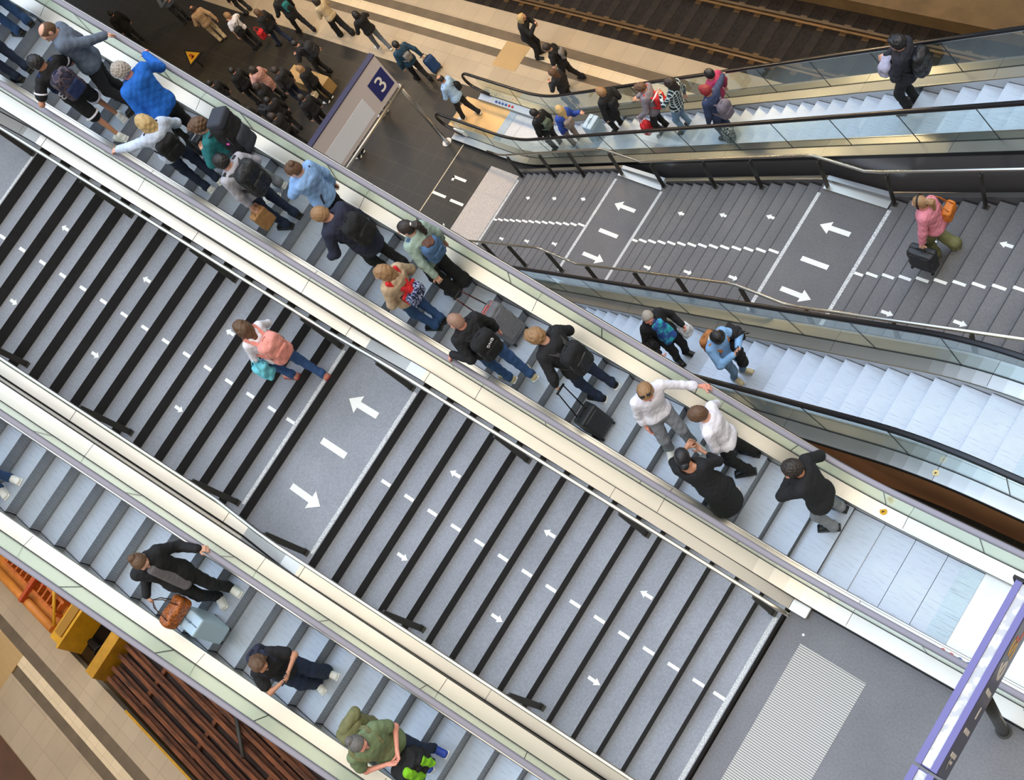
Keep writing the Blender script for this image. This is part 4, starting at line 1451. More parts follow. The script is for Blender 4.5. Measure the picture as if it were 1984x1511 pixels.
    def arm(i, r, upto=2.0, r2=None):
        r2 = r if r2 is None else r2
        out = [capsule(sh[i] - l * (1 if i == 0 else -1) * 0.01 * s, el[i] if upto >= 1 else sh[i] + (el[i] - sh[i]) * upto, (0.047 + r) * s, (0.038 + r2) * s)]
        if upto > 1:
            out.append(capsule(el[i], el[i] + (wr[i] - el[i]) * (upto - 1), (0.038 + r2) * s, (0.027 + r2) * s))
        return out
    def leg(i, r, upto=2.0, flare=0.0):
        out = [capsule(hips[i], knee[i] if upto >= 1 else hips[i] + (knee[i] - hips[i]) * upto, (0.082 * bb + r) * s, (0.054 + r + flare * 0.4) * s)]
        if upto > 1:
            out.append(capsule(knee[i], knee[i] + (ank[i] - knee[i]) * (upto - 1), (0.053 + r + flare * 0.4) * s, (0.034 + r + flare) * s))
        return out
    body = SM()
    hb = 0.016 if q >= 1 else 0.022
    bp = torso(-0.012) + arm(0, -0.004) + arm(1, -0.004) + leg(0, -0.008) + leg(1, -0.008)
    bp += [capsule(neck - u * 0.06 * s, head - hu * 0.05 * s, 0.058 * s, 0.05 * s), ellips(head, np.array([0.092, 0.074, 0.112]) * s, Rh)]
    body.add(solid(bp, hb, 0.035), 0)
    # face, ears and skull in finer detail, over the same head
    hh = 0.008 if q >= 1 else 0.014
    hp = [ellips(head + hu * 0.02 * s, np.array([0.099, 0.078, 0.095]) * s, Rh), ellips(head - hu * 0.045 * s + hf * 0.02 * s, np.array([0.074, 0.061, 0.075]) * s, Rh),
          capsule(head - hu * 0.10 * s + hf * 0.065 * s, head - hu * 0.10 * s + hf * 0.06 * s, 0.024 * s), capsule(head + hf * 0.092 * s + hu * 0.005 * s, head + hf * 0.108 * s - hu * 0.03 * s, 0.010 * s, 0.015 * s),
          ellips(head + hl * 0.078 * s - hf * 0.008 * s, np.array([0.022, 0.011, 0.032]) * s, Rh), ellips(head - hl * 0.078 * s - hf * 0.008 * s, np.array([0.022, 0.011, 0.032]) * s, Rh),
          capsule(head - hu * 0.06 * s - hf * 0.02 * s, neck - u * 0.04 * s, 0.052 * s, 0.058 * s),
          capsule(head + hf * 0.083 * s + hu * 0.03 * s + hl * 0.04 * s, head + hf * 0.083 * s + hu * 0.03 * s - hl * 0.04 * s, 0.014 * s)]
    subs = [ellips(head + hf * 0.105 * s + hu * 0.006 * s + hl * 0.033 * s, np.array([0.02, 0.02, 0.014]) * s, Rh), ellips(head + hf * 0.105 * s + hu * 0.006 * s - hl * 0.033 * s, np.array([0.02, 0.02, 0.014]) * s, Rh)]
    body.add(solid(hp, hh, 0.022, subs=subs), 0)
    for i in range(2):
        sg = 1 if i == 0 else -1
        body.add(solid(hand_prims(wr[i], hdirs[i], hn[i], -sg if hn[i][2] < -0.5 else sg, H, curls[i]), 0.0065 if q >= 1 else 0.011, 0.008), 0)
    if q >= 1:
        for sg in (1, -1):
            e = head + hf * 0.086 * s + hu * 0.006 * s + hl * 0.033 * sg * s
            body.add(solid([ellips(e, np.array([0.010, 0.013, 0.008]) * s, Rh)], 0.005, 0.01), 1)
            body.add(solid([capsule(e + hu * 0.026 * s - hl * 0.014 * s + hf * 0.006 * s, e + hu * 0.026 * s + hl * 0.014 * s + hf * 0.006 * s, 0.006 * s)], 0.005, 0.01), 2)
        body.add(solid([capsule(head + hf * 0.094 * s - hu * 0.062 * s + hl * 0.018 * s, head + hf * 0.094 * s - hu * 0.062 * s - hl * 0.018 * s, 0.007 * s)], 0.005, 0.01), 3)
    hm = HAIRS[hair[1]]
    bo = body.obj('body', [sk, M_EYE, hm, M_LIP], t)
    # ---------------- clothes
    hc = 0.013 if q >= 1 else 0.019
    if bottom:
        kind, bm = bottom[0], bottom[1]
        wc = (u, (pel @ u) + 0.12 * s)
        if kind in ('trousers', 'jeans', 'wide', 'shorts'):
            r = {'trousers': 0.012, 'jeans': 0.009, 'wide': 0.022, 'shorts': 0.02}[kind]
            up = 0.95 if kind == 'shorts' else 1.94
            fl = {'wide': 0.032, 'trousers': 0.012, 'jeans': 0.008, 'shorts': 0.03}[kind]
            pr = [capsule(pel + l * 0.06 * s, pel - l * 0.06 * s, (0.104 * bb + r) * s), capsule(at(-0.01, 0.045, 1.0, 0.3), at(-0.01, -0.045, 1.0, 0.3), (0.088 * bb + r) * s)] + leg(0, r, up, fl) + leg(1, r, up, fl)
            if kind != 'shorts':
                pr += [capsule(ank[0] + u * 0.03 * s, ank[0] - u * 0.02 * s, (0.04 + r + fl) * s), capsule(ank[1] + u * 0.03 * s, ank[1] - u * 0.02 * s, (0.04 + r + fl) * s)]
            one({'jeans': 'jeans', 'shorts': 'shorts'}.get(kind, 'trousers'), solid(pr, hc, 0.028, [wc], fold=(0.0045 * s, 46, ph)), bm, t)
        else:  # skirt
            hem = bottom[2] if len(bottom) > 2 else 0.25
            mid = 0.5 * (ank[0] + ank[1])
            pr = [capsule(pel + l * 0.06 * s, pel - l * 0.06 * s, 0.115 * s), capsule(pel, np.array([mid[0], mid[1], B[2] + hem * s + 0.12]), 0.13 * s, 0.20 * s), capsule(at(-0.01, 0.045, 1.0, 0.3), at(-0.01, -0.045, 1.0, 0.3), 0.1 * s)]
            one('skirt', solid(pr, hc, 0.05, [wc, (-u, -(B[2] + hem * s))], fold=(0.012 * s, 22, ph)), bm, t)
    if shoes:
        for i in range(2):
            g = ank[i] - u * 0.062 * s
            d = toe[i]; sd_ = np.cross(u, d)
            R = np.stack([d, sd_, u], 1)
            pr = [rbox(g + d * 0.055 * s + u * 0.018 * s, np.array([0.130, 0.047, 0.032]) * s, 0.03 * s, R), capsule(g - d * 0.02 * s + u * 0.03 * s, g - d * 0.01 * s + u * 0.085 * s, 0.044 * s, 0.043 * s), capsule(g + u * 0.06 * s, g + d * 0.13 * s + u * 0.022 * s, 0.044 * s, 0.034 * s)]
            so = one('shoe', solid(pr, 0.0095 if q >= 1 else 0.016, 0.02, [(-u, -(g[2] - 0.012 * s))]), shoes[0], t)
            if q >= 1:
                pr = [rbox(g + d * 0.055 * s - u * 0.004 * s, np.array([0.135, 0.051, 0.014]) * s, 0.012 * s, R)]
                one('sole', solid(pr, 0.0095, 0.02), shoes[1] if len(shoes) > 1 else M_BLACK, so)
    if top:
        kind, tm = top[0], top[1]
        prm = {'jacket': (0.030, 2.0, 0.80), 'coat': (0.034, 2.0, 0.56), 'shirt': (0.011, 1.96, 0.84), 'rolled': (0.011, 1.55, 0.86), 'hoodie': (0.028, 1.96, 0.82), 'sweater': (0.026, 1.96, 0.82), 'tee': (0.018, 0.62, 0.83), 'dress': (0.022, 1.5, 0.28), 'vest': (0.03, 0.25, 0.84)}[kind]
        r, up, hem = prm
        if len(top) > 2 and top[2] is not None: hem = top[2]
        pr = torso(r) + arm(0, r * 0.85, up) + arm(1, r * 0.85, up)
        nt_ = len(torso(r))
        if kind in ('tee', 'rolled'):
            for i in range(2):
                e = sh[i] + (el[i] - sh[i]) * min(1, up)
                pr.append(capsule(sh[i] + (e - sh[i]) * 0.5, e, (0.05 + r) * s, (0.056 + r) * s) if kind == 'tee' else capsule(el[i] + (wr[i] - el[i]) * 0.42, el[i] + (wr[i] - el[i]) * 0.55, (0.043 + r) * s))
        if hem < 0.80:
            mid = 0.5 * (ank[0] + ank[1])
            pr.append(capsule(pel, np.array([pel[0] * 0.6 + mid[0] * 0.4, pel[1] * 0.6 + mid[1] * 0.4, B[2] + hem * s]), (0.115 * bb + r) * s, (0.135 + r + (0.06 if kind == 'dress' else 0)) * s))
        else:
            pr.append(capsule(pel + l * 0.06 * s + u * 0.02, pel - l * 0.06 * s + u * 0.02, (0.106 * bb + r) * s))
        if kind in ('jacket', 'hoodie', 'coat'):
            pr.append(capsule(neck - f * 0.06 * s - u * 0.02 * s + l * 0.05 * s, neck - f * 0.06 * s - u * 0.02 * s - l * 0.05 * s, (0.045 if kind != 'hoodie' else 0.058) * s))
        if kind == 'hoodie':
            pr.append(ellips(neck - f * 0.10 * s - u * 0.06 * s, np.array([0.065, 0.105, 0.085]) * s, Rb))
        kk = [0.10 * s] * nt_ + [0.03] * (len(pr) - nt_)
        if len(top) <= 3 and hem < 0.80: kk[-1 if kind not in ('jacket', 'hoodie', 'coat') else -2] = 0.10
        cn = unit(u * 0.95 + f * 0.2)
        co = (neck + u * (0.035 if kind in ('jacket', 'coat', 'hoodie', 'shirt', 'rolled') else 0.02) * s) @ cn
        sb = [ellips(neck + u * 0.055 * s + f * 0.03 * s, np.array([0.085, 0.075, 0.075]) * s, Rb)]
        if kind in ('dress',):
            sb = [ellips(neck - f * 0.02 * s + u * 0.0, np.array([0.10, 0.10, 0.075]) * s, Rb)]
        to = one({'vest': 'vest', 'tee': 't_shirt', 'rolled': 'shirt'}.get(kind, kind), solid(pr, hc, kk, [(-u, -(B[2] + hem * s)), (cn, co)], subs=sb, fold=((0.0022 if kind in ('shirt', 'rolled', 'tee') else 0.0034) * s, 58, ph + 2)), tm, t)
        if kind in ('shirt', 'rolled', 'jacket', 'coat') and q >= 1:
            pr = [capsule(neck + f * 0.055 * s * math.cos(x) + l * 0.062 * s * math.sin(x) - u * (0.012 + 0.02 * math.cos(x)) * s, neck + f * 0.055 * s * math.cos(x + 0.5) + l * 0.062 * s * math.sin(x + 0.5) - u * (0.012 + 0.02 * math.cos(x + 0.5)) * s, 0.017 * s) for x in np.arange(0.5, 5.6, 0.5)]
            one('collar', solid(pr, 0.008, 0.012), tm, to)
    # ---------------- hair
    style = hair[0]
    hs = 0.010 if q >= 1 else 0.014
    hc_ = head + hu * 0.02 * s - hf * 0.004 * s
    faceclip = (unit(hf * 0.85 - hu * 0.55), (head + hf * 0.062 * s + hu * 0.058 * s) @ unit(hf * 0.85 - hu * 0.55))
    low = (-hu, -((head - hu * 0.055 * s) @ hu))
    def cap_(r): return ellips(hc_, (np.array([0.099, 0.078, 0.095]) + r) * s, Rh)
    back = ellips(head - hf * 0.035 * s - hu * 0.02 * s, np.array([0.075, 0.074, 0.09]) * s, Rh)
    fd = (0.004 * s, 120, ph)
    if style in ('short', 'crop'):
        one('hair', solid([cap_(0.015 if style == 'short' else 0.008), back], hs, 0.02, [faceclip, low], fold=fd), hm, t)
    elif style == 'thick':
        one('hair', solid([cap_(0.024), back, ellips(head + hf * 0.05 * s + hu * 0.10 * s, np.array([0.06, 0.07, 0.035]) * s, Rh)], hs, 0.02, [faceclip, low], fold=(0.007 * s, 90, ph)), hm, t)
    elif style == 'curly':
        one('hair', solid([cap_(0.024), back], hs, 0.02, [faceclip, low], fold=(0.010 * s, 150, ph)), hm, t)
    elif style == 'bald':
        one('hair', solid([cap_(0.007), back], hs, 0.02, [faceclip, low, (hu, (head + hu * 0.085 * s - hf * 0.0) @ hu)], fold=(0.002, 120, ph)), hm, t)
    elif style == 'buzz':
        one('hair', solid([cap_(0.004), back], hs, 0.02, [faceclip, low]), hm, t)
    elif style in ('long', 'bob'):
        ln = 0.32 if style == 'long' else 0.19
        pr = [cap_(0.016), back]
        for sg in (1, -1):
            pr.append(capsule(head + hl * 0.07 * sg * s - hf * 0.02 * s, head + hl * 0.082 * sg * s - u * ln * 0.85 * s - hf * 0.03 * s, 0.035 * s, 0.03 * s))
        pr.append(capsule(head - hf * 0.07 * s, head - hf * 0.115 * s - u * ln * s, 0.064 * s, 0.055 * s))
        pr.append(capsule(head - hf * 0.06 * s + hl * 0.04 * s, head - hf * 0.085 * s + hl * 0.05 * s - u * ln * s, 0.05 * s, 0.04 * s))
        pr.append(capsule(head - hf * 0.06 * s - hl * 0.04 * s, head - hf * 0.085 * s - hl * 0.05 * s - u * ln * s, 0.05 * s, 0.04 * s))
        n2 = unit(hf * 0.95 - hu * 0.3)
        one('hair', solid(pr, hs, 0.02, [(n2, (head + hf * 0.055 * s + hu * 0.05 * s) @ n2)], fold=(0.006 * s, 80, ph)), hm, t)
    elif style in ('bun', 'ponytail', 'lowbun'):
        o = one('hair', solid([cap_(0.011), back], hs, 0.02, [faceclip, low], fold=(0.002 * s, 120, ph)), hm, t)
        if style == 'bun':
            one('hair_bun', solid([ellips(head - hf * 0.075 * s + hu * 0.095 * s, np.array([0.045, 0.048, 0.04]) * s, Rh)], hs, 0.02, fold=(0.005 * s, 120, ph)), hm, o)
        elif style == 'lowbun':
            one('hair_bun', solid([ellips(head - hf * 0.115 * s - hu * 0.03 * s, np.array([0.05, 0.055, 0.048]) * s, Rh)], hs, 0.02, fold=(0.005 * s, 120, ph)), hm, o)
        else:
            one('ponytail', solid([capsule(head - hf * 0.10 * s + hu * 0.045 * s, head - hf * 0.16 * s + hu * 0.0 * s, 0.035 * s, 0.05 * s), capsule(head - hf * 0.16 * s, head - hf * 0.17 * s - u * 0.18 * s, 0.05 * s, 0.035 * s)], hs, 0.02, fold=(0.007 * s, 90, ph)), hm, o)
            one('hair_tie', solid([ellips(head - hf * 0.108 * s + hu * 0.043 * s, np.array([0.022, 0.036, 0.036]) * s, Rh)], hs, 0.01), mat('pale_hair_tie', (214, 206, 200), 0.7), o)
    J = dict(t=t, s=s, f=f, l=l, u=u, Rb=Rb, neck=neck, chest=chest, pel=pel, head=head, Rh=Rh, hf=hf, hl=hl, hu=hu, sh=sh, el=el, wr=wr, hd=hdirs, hn=hn, at=at, ank=ank, knee=knee, B=B, q=q, ph=ph)
    for e in extras:
        e(J)
    return J

# ---- small worn pieces (children of the person)
def part(name, prims, m, hres=0.01, k=0.015, **kw):
    """extra worn part: prims is a function of the joints"""
    def fn(J):
        one(name, solid(prims(J), hres, k, **kw), m, J['t'])
    return fn
def band(a, b, t, r, w):
    ax = unit(np.asarray(b) - np.asarray(a))
    o = unit(np.cross(ax, V3(0.3, 0.5, 0.8)))
    return ellips(np.asarray(a) + (np.asarray(b) - np.asarray(a)) * t, np.array([w, r, r]), np.stack([ax, o, np.cross(ax, o)], 1))
def sunglasses(J):
    s, h, hf, hl, hu = J['s'], J['head'], J['hf'], J['hl'], J['hu']
    up = 0.012 if J.get('sg') is None else 0.09
    one('sunglasses', solid([ellips(h + hf * 0.100 * s + hu * up * s + hl * 0.034 * s, np.array([0.010, 0.027, 0.02]) * s, J['Rh']), ellips(h + hf * 0.100 * s + hu * up * s - hl * 0.034 * s, np.array([0.010, 0.027, 0.02]) * s, J['Rh']),
                             capsule(h + hf * 0.104 * s + hu * (up + 0.008) * s + hl * 0.02 * s, h + hf * 0.104 * s + hu * (up + 0.008) * s - hl * 0.02 * s, 0.005)], 0.006, 0.006), M_BLACK, J['t'])
def sunglasses_up(J):
    s, h, hf, hl, hu = J['s'], J['head'], J['hf'], J['hl'], J['hu']
    c = h + hf * 0.035 * s + hu * 0.122 * s
    one('sunglasses', solid([ellips(c + hl * 0.034 * s, np.array([0.016, 0.028, 0.016]) * s, J['Rh']), ellips(c - hl * 0.034 * s, np.array([0.016, 0.028, 0.016]) * s, J['Rh']), capsule(c + hl * 0.06 * s, c + hl * 0.085 * s - hf * 0.07 * s - hu * 0.06 * s, 0.005), capsule(c - hl * 0.06 * s, c - hl * 0.085 * s - hf * 0.07 * s - hu * 0.06 * s, 0.005)], 0.006, 0.006), M_BLACK, J['t'])

# ---- bags and luggage (things of their own)
def backpack(J, label, m, size=(0.085, 0.15, 0.22), z=1.13, m2=None, straps=True, tilt=0.0, group=None, extra=None, side=-1, off=0.0, fold=0.006, lat=0.0):
    """side=-1 on the back, 1 on the chest"""
    s, f, l, u = J['s'], J['f'], J['l'], J['u']
    k = min(1.0, max(0.2, (z - 0.86) / 0.62))
    c = J['at'](side * (0.135 + size[0] + off), lat, z, k)
    up = unit(u + (J['neck'] - J['pel'] - u * ((J['neck'] - J['pel']) @ u)) * 1.2 + f * tilt)
    ff = unit(f - up * (f @ up))
    R = np.stack([ff, np.cross(up, ff), up], 1)
    hr = 0.012 if J['q'] >= 1 else 0.018
    z0 = c - up * size[2] * s
    t = thing('backpack', label, 'backpack', tuple(z0), group)
    h = np.array(size) * s
    o = one('bag_body', solid([rbox(c, h, min(h) * 0.75, R), ellips(c + up * h[2] * 0.35, h * np.array([0.98, 0.98, 0.8]), R)], hr, 0.04, fold=(fold * s, 38, J['ph'])), m, t)
    m2 = m2 or m
    pc = c + ff * side * h[0] * 0.82 - up * h[2] * 0.32
    one('front_pocket', solid([rbox(pc, h * np.array([0.45, 0.72, 0.5]), min(h) * 0.35, R)], hr, 0.02, fold=(0.003 * s, 50, J['ph'])), m2, t)
    hp = MB()
    a = c + up * h[2] * 1.02
    hp.tube([tuple(a - R[:, 1] * 0.04), tuple(a - R[:, 1] * 0.03 + up * 0.035), tuple(a + R[:, 1] * 0.03 + up * 0.035), tuple(a + R[:, 1] * 0.04)], 0.007, 6)
    obj('grab_handle', hp, m2, t)
    if J['q'] >= 1:
        zp = MB()
        pts = [c + ff * side * h[0] * 0.6 + R[:, 1] * h[1] * 1.0 * math.cos(x) + up * h[2] * (0.2 + 0.78 * math.sin(x)) for x in np.arange(-0.3, PI + 0.31, 0.3)]
        zp.tube([tuple(p) for p in pts], 0.005, 5)
        obj('zip', zp, mat('zip_grey', (96, 96, 100), 0.5), t)
    if straps:
        for sg in (1, -1):
            S = J['sh'][0 if sg > 0 else 1] - l * sg * 0.055 * s
            mb = MB()
            rr = 0.062
            pts = [c - ff * side * h[0] * 0.8 + l * sg * 0.07 * s + up * h[2] * 0.7, S - f * (-side) * 0.06 * s * -1 * 0 + u * rr * s + f * side * 0.035, S + u * (rr + 0.02) * s, S - f * side * 0.075 * s + u * 0.02 * s, J['chest'] - f * side * 0.135 * s + l * sg * 0.10 * s + u * 0.03, J['chest'] + l * sg * 0.165 * s - u * 0.10 * s, c - ff * side * h[0] * 0.6 + l * sg * 0.1 * s - up * h[2] * 0.7]
            secs = []
            P = []
            for i in range(len(pts) - 1):
                for w in (0.0, 0.5):
                    p0, p1, p2, p3 = pts[max(0, i - 1)], pts[i], pts[i + 1], pts[min(len(pts) - 1, i + 2)]
                    P.append(0.5 * ((2 * p1) + (-p0 + p2) * w + (2 * p0 - 5 * p1 + 4 * p2 - p3) * w * w + (-p0 + 3 * p1 - 3 * p2 + p3) * w ** 3))
            P.append(pts[-1])
            for i, p in enumerate(P):
                tg = unit(P[min(i + 1, len(P) - 1)] - P[max(i - 1, 0)])
                w = unit(l - tg * (l @ tg))
                nn = np.cross(tg, w)
                secs.append([p - w * 0.024 * s - nn * 0.006, p + w * 0.024 * s - nn * 0.006, p + w * 0.024 * s + nn * 0.006, p - w * 0.024 * s + nn * 0.006])
            mb.loft(secs, caps=True, smooth=False)
            obj('shoulder_strap', mb, m2, t)
    if extra:
        extra(t, c, R, h, ff * side, up)
    return t

def suitcase(label, pos, hd, m, size=(0.11, 0.17, 0.26), lean=0.0, handle=None, group=None, m2=None, q=1.0, handle_m=None, soft=False, low=0.04):
    """upright suitcase; pos = ground point; hd = direction its broad face looks; lean tilts the top towards hd"""
    a = math.radians(hd)
    f = V3(math.cos(a), math.sin(a), 0); l = V3(-math.sin(a), math.cos(a), 0); u = V3(0, 0, 1)
    up = unit(u + f * lean); ff = unit(f - up * (f @ up))
    R = np.stack([ff, l, up], 1)
    P = np.array(pos, float)
    t = thing('suitcase', label, 'suitcase', tuple(P), group)
    h = np.array(size)
    c = P + up * (h[2] + low)
    hr = 0.012 if q >= 1 else 0.018
    m2 = m2 or M_BLACK
    o = one('shell', solid([rbox(c, h, 0.05 if soft else 0.028, R)], hr, 0.02, fold=(0.006, 30, P[0]) if soft else None), m, t)
    one('front_panel', solid([rbox(c + ff * h[0] * 0.9, np.array([0.022, h[1] * 0.78, h[2] * 0.78]), 0.018, R)], hr, 0.02), m, t)
    b = MB()
    for sg in (-1, 1):
        pts = [c + l * sg * h[1] * 1.0 + ff * 0.0 + up * (h[2] * w) for w in (-0.9, 0.9)]
        b.tube([tuple(p) for p in pts], 0.008, 6)
    b2 = MB().tube([tuple(c + l * h[1] * w + up * h[2] * 1.0) for w in (-0.9, 0.9)], 0.008, 6)
    obj('edge_zip', b2, m2, t)
    for sa in (-1, 1):
        for sb in (-1, 1):
            w = P + ff * sa * h[0] * 0.75 + l * sb * h[1] * 0.8 + up * 0.025
            wb = MB().tube([tuple(w - l * 0.014), tuple(w + l * 0.014)], 0.027, 12)
            obj('wheel', wb, M_BLACK, t)
    if handle:
        H = MB()
        e = [c - ff * h[0] * 0.7 + l * sg * h[1] * 0.5 + up * h[2] * 0.95 for sg in (-1, 1)]
        tp = np.array(handle, float)
        g = [tp - l * 0.06, tp + l * 0.06]
        H.tube([tuple(e[0]), tuple(g[0])], 0.009, 8)
        obj('telescopic_rod', H, handle_m or M_BLACK, t)
        H = MB().tube([tuple(e[1]), tuple(g[1])], 0.009, 8)
        obj('telescopic_rod', H, handle_m or M_BLACK, t)
        H = MB().tube([tuple(g[0] - l * 0.02), tuple(g[1] + l * 0.02)], 0.015, 8)
        obj('pull_grip', H, M_BLACK, t)
    H = MB()
    a0 = c + up * h[2]
    H.tube([tuple(a0 - l * 0.07), tuple(a0 - l * 0.055 + up * 0.035), tuple(a0 + l * 0.055 + up * 0.035), tuple(a0 + l * 0.07)], 0.009, 6)
    obj('carry_handle', H, m2, t)
    return t

def bag(label, name, cat, c, half, m, R=None, handles=None, m2=None, rd=0.6, fold=0.006, q=1.0, flap=False, group=None):
    """soft bag around c; handles = point the straps run to"""
    R = np.eye(3) if R is None else R
    c = np.array(c, float); h = np.array(half, float)
    t = thing(name, label, cat, tuple(c - np.array([0, 0, h[2]])), group)
    hr = 0.011 if q >= 1 else 0.017
    one('bag_body', solid([rbox(c, h, min(h) * rd, R)], hr, 0.02, fold=(fold, 40, c[0] * 3)), m, t)
    if flap:
        one('flap', solid([rbox(c + R[:, 0] * h[0] * 0.75 + R[:, 2] * h[2] * 0.3, h * np.array([0.5, 0.9, 0.6]), min(h) * 0.4, R)], hr, 0.02), m2 or m, t)
    if handles is not None:
        for sg in (-1, 1):
            a = c + R[:, 2] * h[2] * 0.9 + R[:, 1] * h[1] * 0.55 + R[:, 0] * sg * h[0] * 0.7
            b = c + R[:, 2] * h[2] * 0.9 - R[:, 1] * h[1] * 0.55 + R[:, 0] * sg * h[0] * 0.7
            p = np.array(handles, float)
            mb = MB().tube([tuple(a), tuple(a * 0.35 + p * 0.65 + R[:, 1] * 0.03), tuple(p), tuple(b * 0.35 + p * 0.65 - R[:, 1] * 0.03), tuple(b)], 0.007, 6)
            obj('handle', mb, m2 or m, t)
    return t

def phone(label, J, i, q=1.0):
    s = J['s']
    w = J['wr'][i]; d = J['hd'][i]; n = unit(J['hn'][i] - d * (J['hn'][i] @ d))
    tt = np.cross(d, n)
    c = w + d * 0.085 * s + n * 0.026 * s
    R = np.stack([d, tt, n], 1)
    t = thing('smartphone', label, 'phone', tuple(c))
    one('case', solid([rbox(c, np.array([0.072, 0.036, 0.006]), 0.005, R)], 0.005, 0.01), M_BLACK, t)
    cs = c + n * 0.0075
    mb = MB().add([tuple(cs + d * 0.064 * a + tt * 0.031 * b) for a, b in ((-1, -1), (1, -1), (1, 1), (-1, 1))], [(0, 1, 2, 3)])
    obj('screen', mb, mat('phone_screen', (60, 66, 80), 0.15), t)
    return t
# ------------------------------------------------------------------ the travellers
K = dict
c_navy = cloth('navy_wool', (34, 38, 58)); c_black = cloth('black_cloth', (24, 24, 27)); c_black2 = cloth('charcoal_cloth', (38, 38, 42)); c_jeans = cloth('blue_denim', (48, 80, 128), bump=(70, 0.35)); c_jeansd = cloth('dark_denim', (28, 40, 66), bump=(70, 0.3))
c_jeansl = cloth('pale_denim', (112, 142, 172), bump=(70, 0.3)); c_greyj = cloth('blue_grey_jacket_cloth', (100, 112, 130)); c_white = cloth('white_cotton', (232, 230, 240)); c_blue = cloth('bright_blue_fleece', (26, 104, 200)); c_pale = cloth('pale_blue_hoodie_cloth', (200, 212, 232))
c_teal = cloth('teal_hoodie_cloth', (30, 110, 114)); c_greyt = cloth('grey_trouser_cloth', (134, 137, 144)); c_lgrey = cloth('light_grey_knit', (176, 176, 186)); c_sky = cloth('sky_blue_knit', (138, 176, 226)); c_sage = cloth('sage_knit', (158, 180, 168))
c_beige = cloth('beige_jacket_cloth', (190, 164, 134)); c_red = cloth('red_cloth', (210, 40, 46)); c_pink = cloth('salmon_backpack_cloth', (226, 150, 138)); c_turq = cloth('turquoise_bag_cloth', (110, 200, 216)); c_olive = cloth('olive_cloth', (112, 112, 74))
c_green = cloth('sage_green_cotton', (112, 128, 92)); c_lime = cloth('lime_green_cloth', (130, 200, 30)); c_rose = cloth('rose_jacket_cloth', (214, 132, 148)); c_denimj = cloth('denim_jacket_cloth', (132, 176, 222), bump=(70, 0.3)); c_tan = cloth('tan_leather', (172, 110, 56), rough=0.5)
c_orange = cloth('orange_brown_leather', (196, 112, 34), rough=0.5); c_brown = cloth('brown_paper', (170, 126, 80), rough=0.8); c_camo = mat('camo_cloth', (62, 60, 84), 0.85, kind='camo', scale=9, col2=(96, 84, 92), bump=(45, 0.2)); c_camo2 = mat('dark_camo_cloth', (26, 28, 30), 0.6, kind='camo', scale=12, col2=(46, 48, 50), bump=(45, 0.3))
c_plaid = mat('plaid_flannel', (30, 42, 52), 0.85, kind='plaid', scale=4.2, col2=(196, 214, 216), bump=(45, 0.2)); c_tie = mat('tie_dye_cotton', (60, 100, 180), 0.85, kind='tiedye', scale=5.5, col2=(60, 200, 214), bump=(45, 0.2)); c_bluej = cloth('royal_blue_jacket_cloth', (46, 78, 170)); c_taupe = cloth('taupe_cloth', (150, 134, 128))
c_mag = cloth('magenta_jacket_cloth', (170, 52, 92)); c_denimd = cloth('indigo_denim', (48, 62, 96), bump=(70, 0.3)); c_lilac = cloth('lilac_grey_cloth', (168, 166, 186)); c_tshirtb = cloth('beige_shirt_cloth', (196, 176, 142)); c_pinkc = cloth('dusty_pink_coat_cloth', (188, 142, 132)); c_sandc = cloth('sand_coat_cloth', (176, 146, 112)); c_dteal = cloth('dark_teal_cloth', (28, 62, 84)); c_greyb = cloth('grey_pack_cloth', (128, 124, 120)); c_purple = cloth('mauve_grey_cloth', (112, 104, 116)); c_lblue = cloth('light_blue_hoodie_cloth', (164, 196, 232))
s_white = (mat('white_shoe', (232, 232, 230), 0.5), mat('white_sole', (240, 240, 238), 0.5)); s_black = (mat('black_shoe', (20, 20, 22), 0.35), M_BLACK); s_bw = (MATS['black_shoe'], MATS['white_sole']); s_beige = (mat('beige_shoe', (200, 184, 150), 0.6), MATS['white_sole']); s_blue = (mat('blue_shoe', (40, 70, 170), 0.5), MATS['white_sole']); s_pink = (mat('pink_shoe', (200, 130, 110), 0.6), mat('red_sole', (150, 50, 44), 0.6)); s_grey = (mat('grey_boot', (86, 84, 84), 0.6), M_BLACK)
L_light_blue_shell = mat('light_blue_shell', (172, 196, 214), 0.35)
L_black_shell = mat('black_shell', (40, 42, 46), 0.5, bump=(60, 0.15))

def onstep(e, x, y, hd, lean=(0, 0)):
    """stand inside one tread of an escalator, keeping the head where it was"""
    best = None
    d = math.cos(math.radians(hd))
    for a, b, z in e.steps:
        if b - a < 0.2: continue
        p = a + 0.05 if d > 0.5 else (b - 0.09 if d < -0.5 else 0.5 * (a + b))
        if best is None or abs(p - x) < abs(best[0] - x):
            best = (p, z)
    px, z = best
    return (px, y, z), (lean[0] + (x - px), lean[1])
def wfeet(base, hd, H, pts):
    a = math.radians(hd); s = H / 1.63
    out = []
    for q in pts:
        dx, dy = q[0] - base[0] - 0.06 * math.cos(a), q[1] - base[1] - 0.06 * math.sin(a)
        out.append(((dx * math.cos(a) + dy * math.sin(a)) / s, (-dx * math.sin(a) + dy * math.cos(a)) / s, q[2] - base[2]) + tuple(q[3:]))
    return tuple(out)
def rider(e, label, x, y, hd, H, lean=(0, 0), **k):
    base, ln = onstep(e, x, y, hd, lean)
    return person(label, base, H, hd, lean=ln, **k)
G1 = 'travellers on the crowded escalator'
G2 = 'travellers on the lower left escalator'
G3 = 'travellers on the far escalators'
G4 = 'people on the platform'

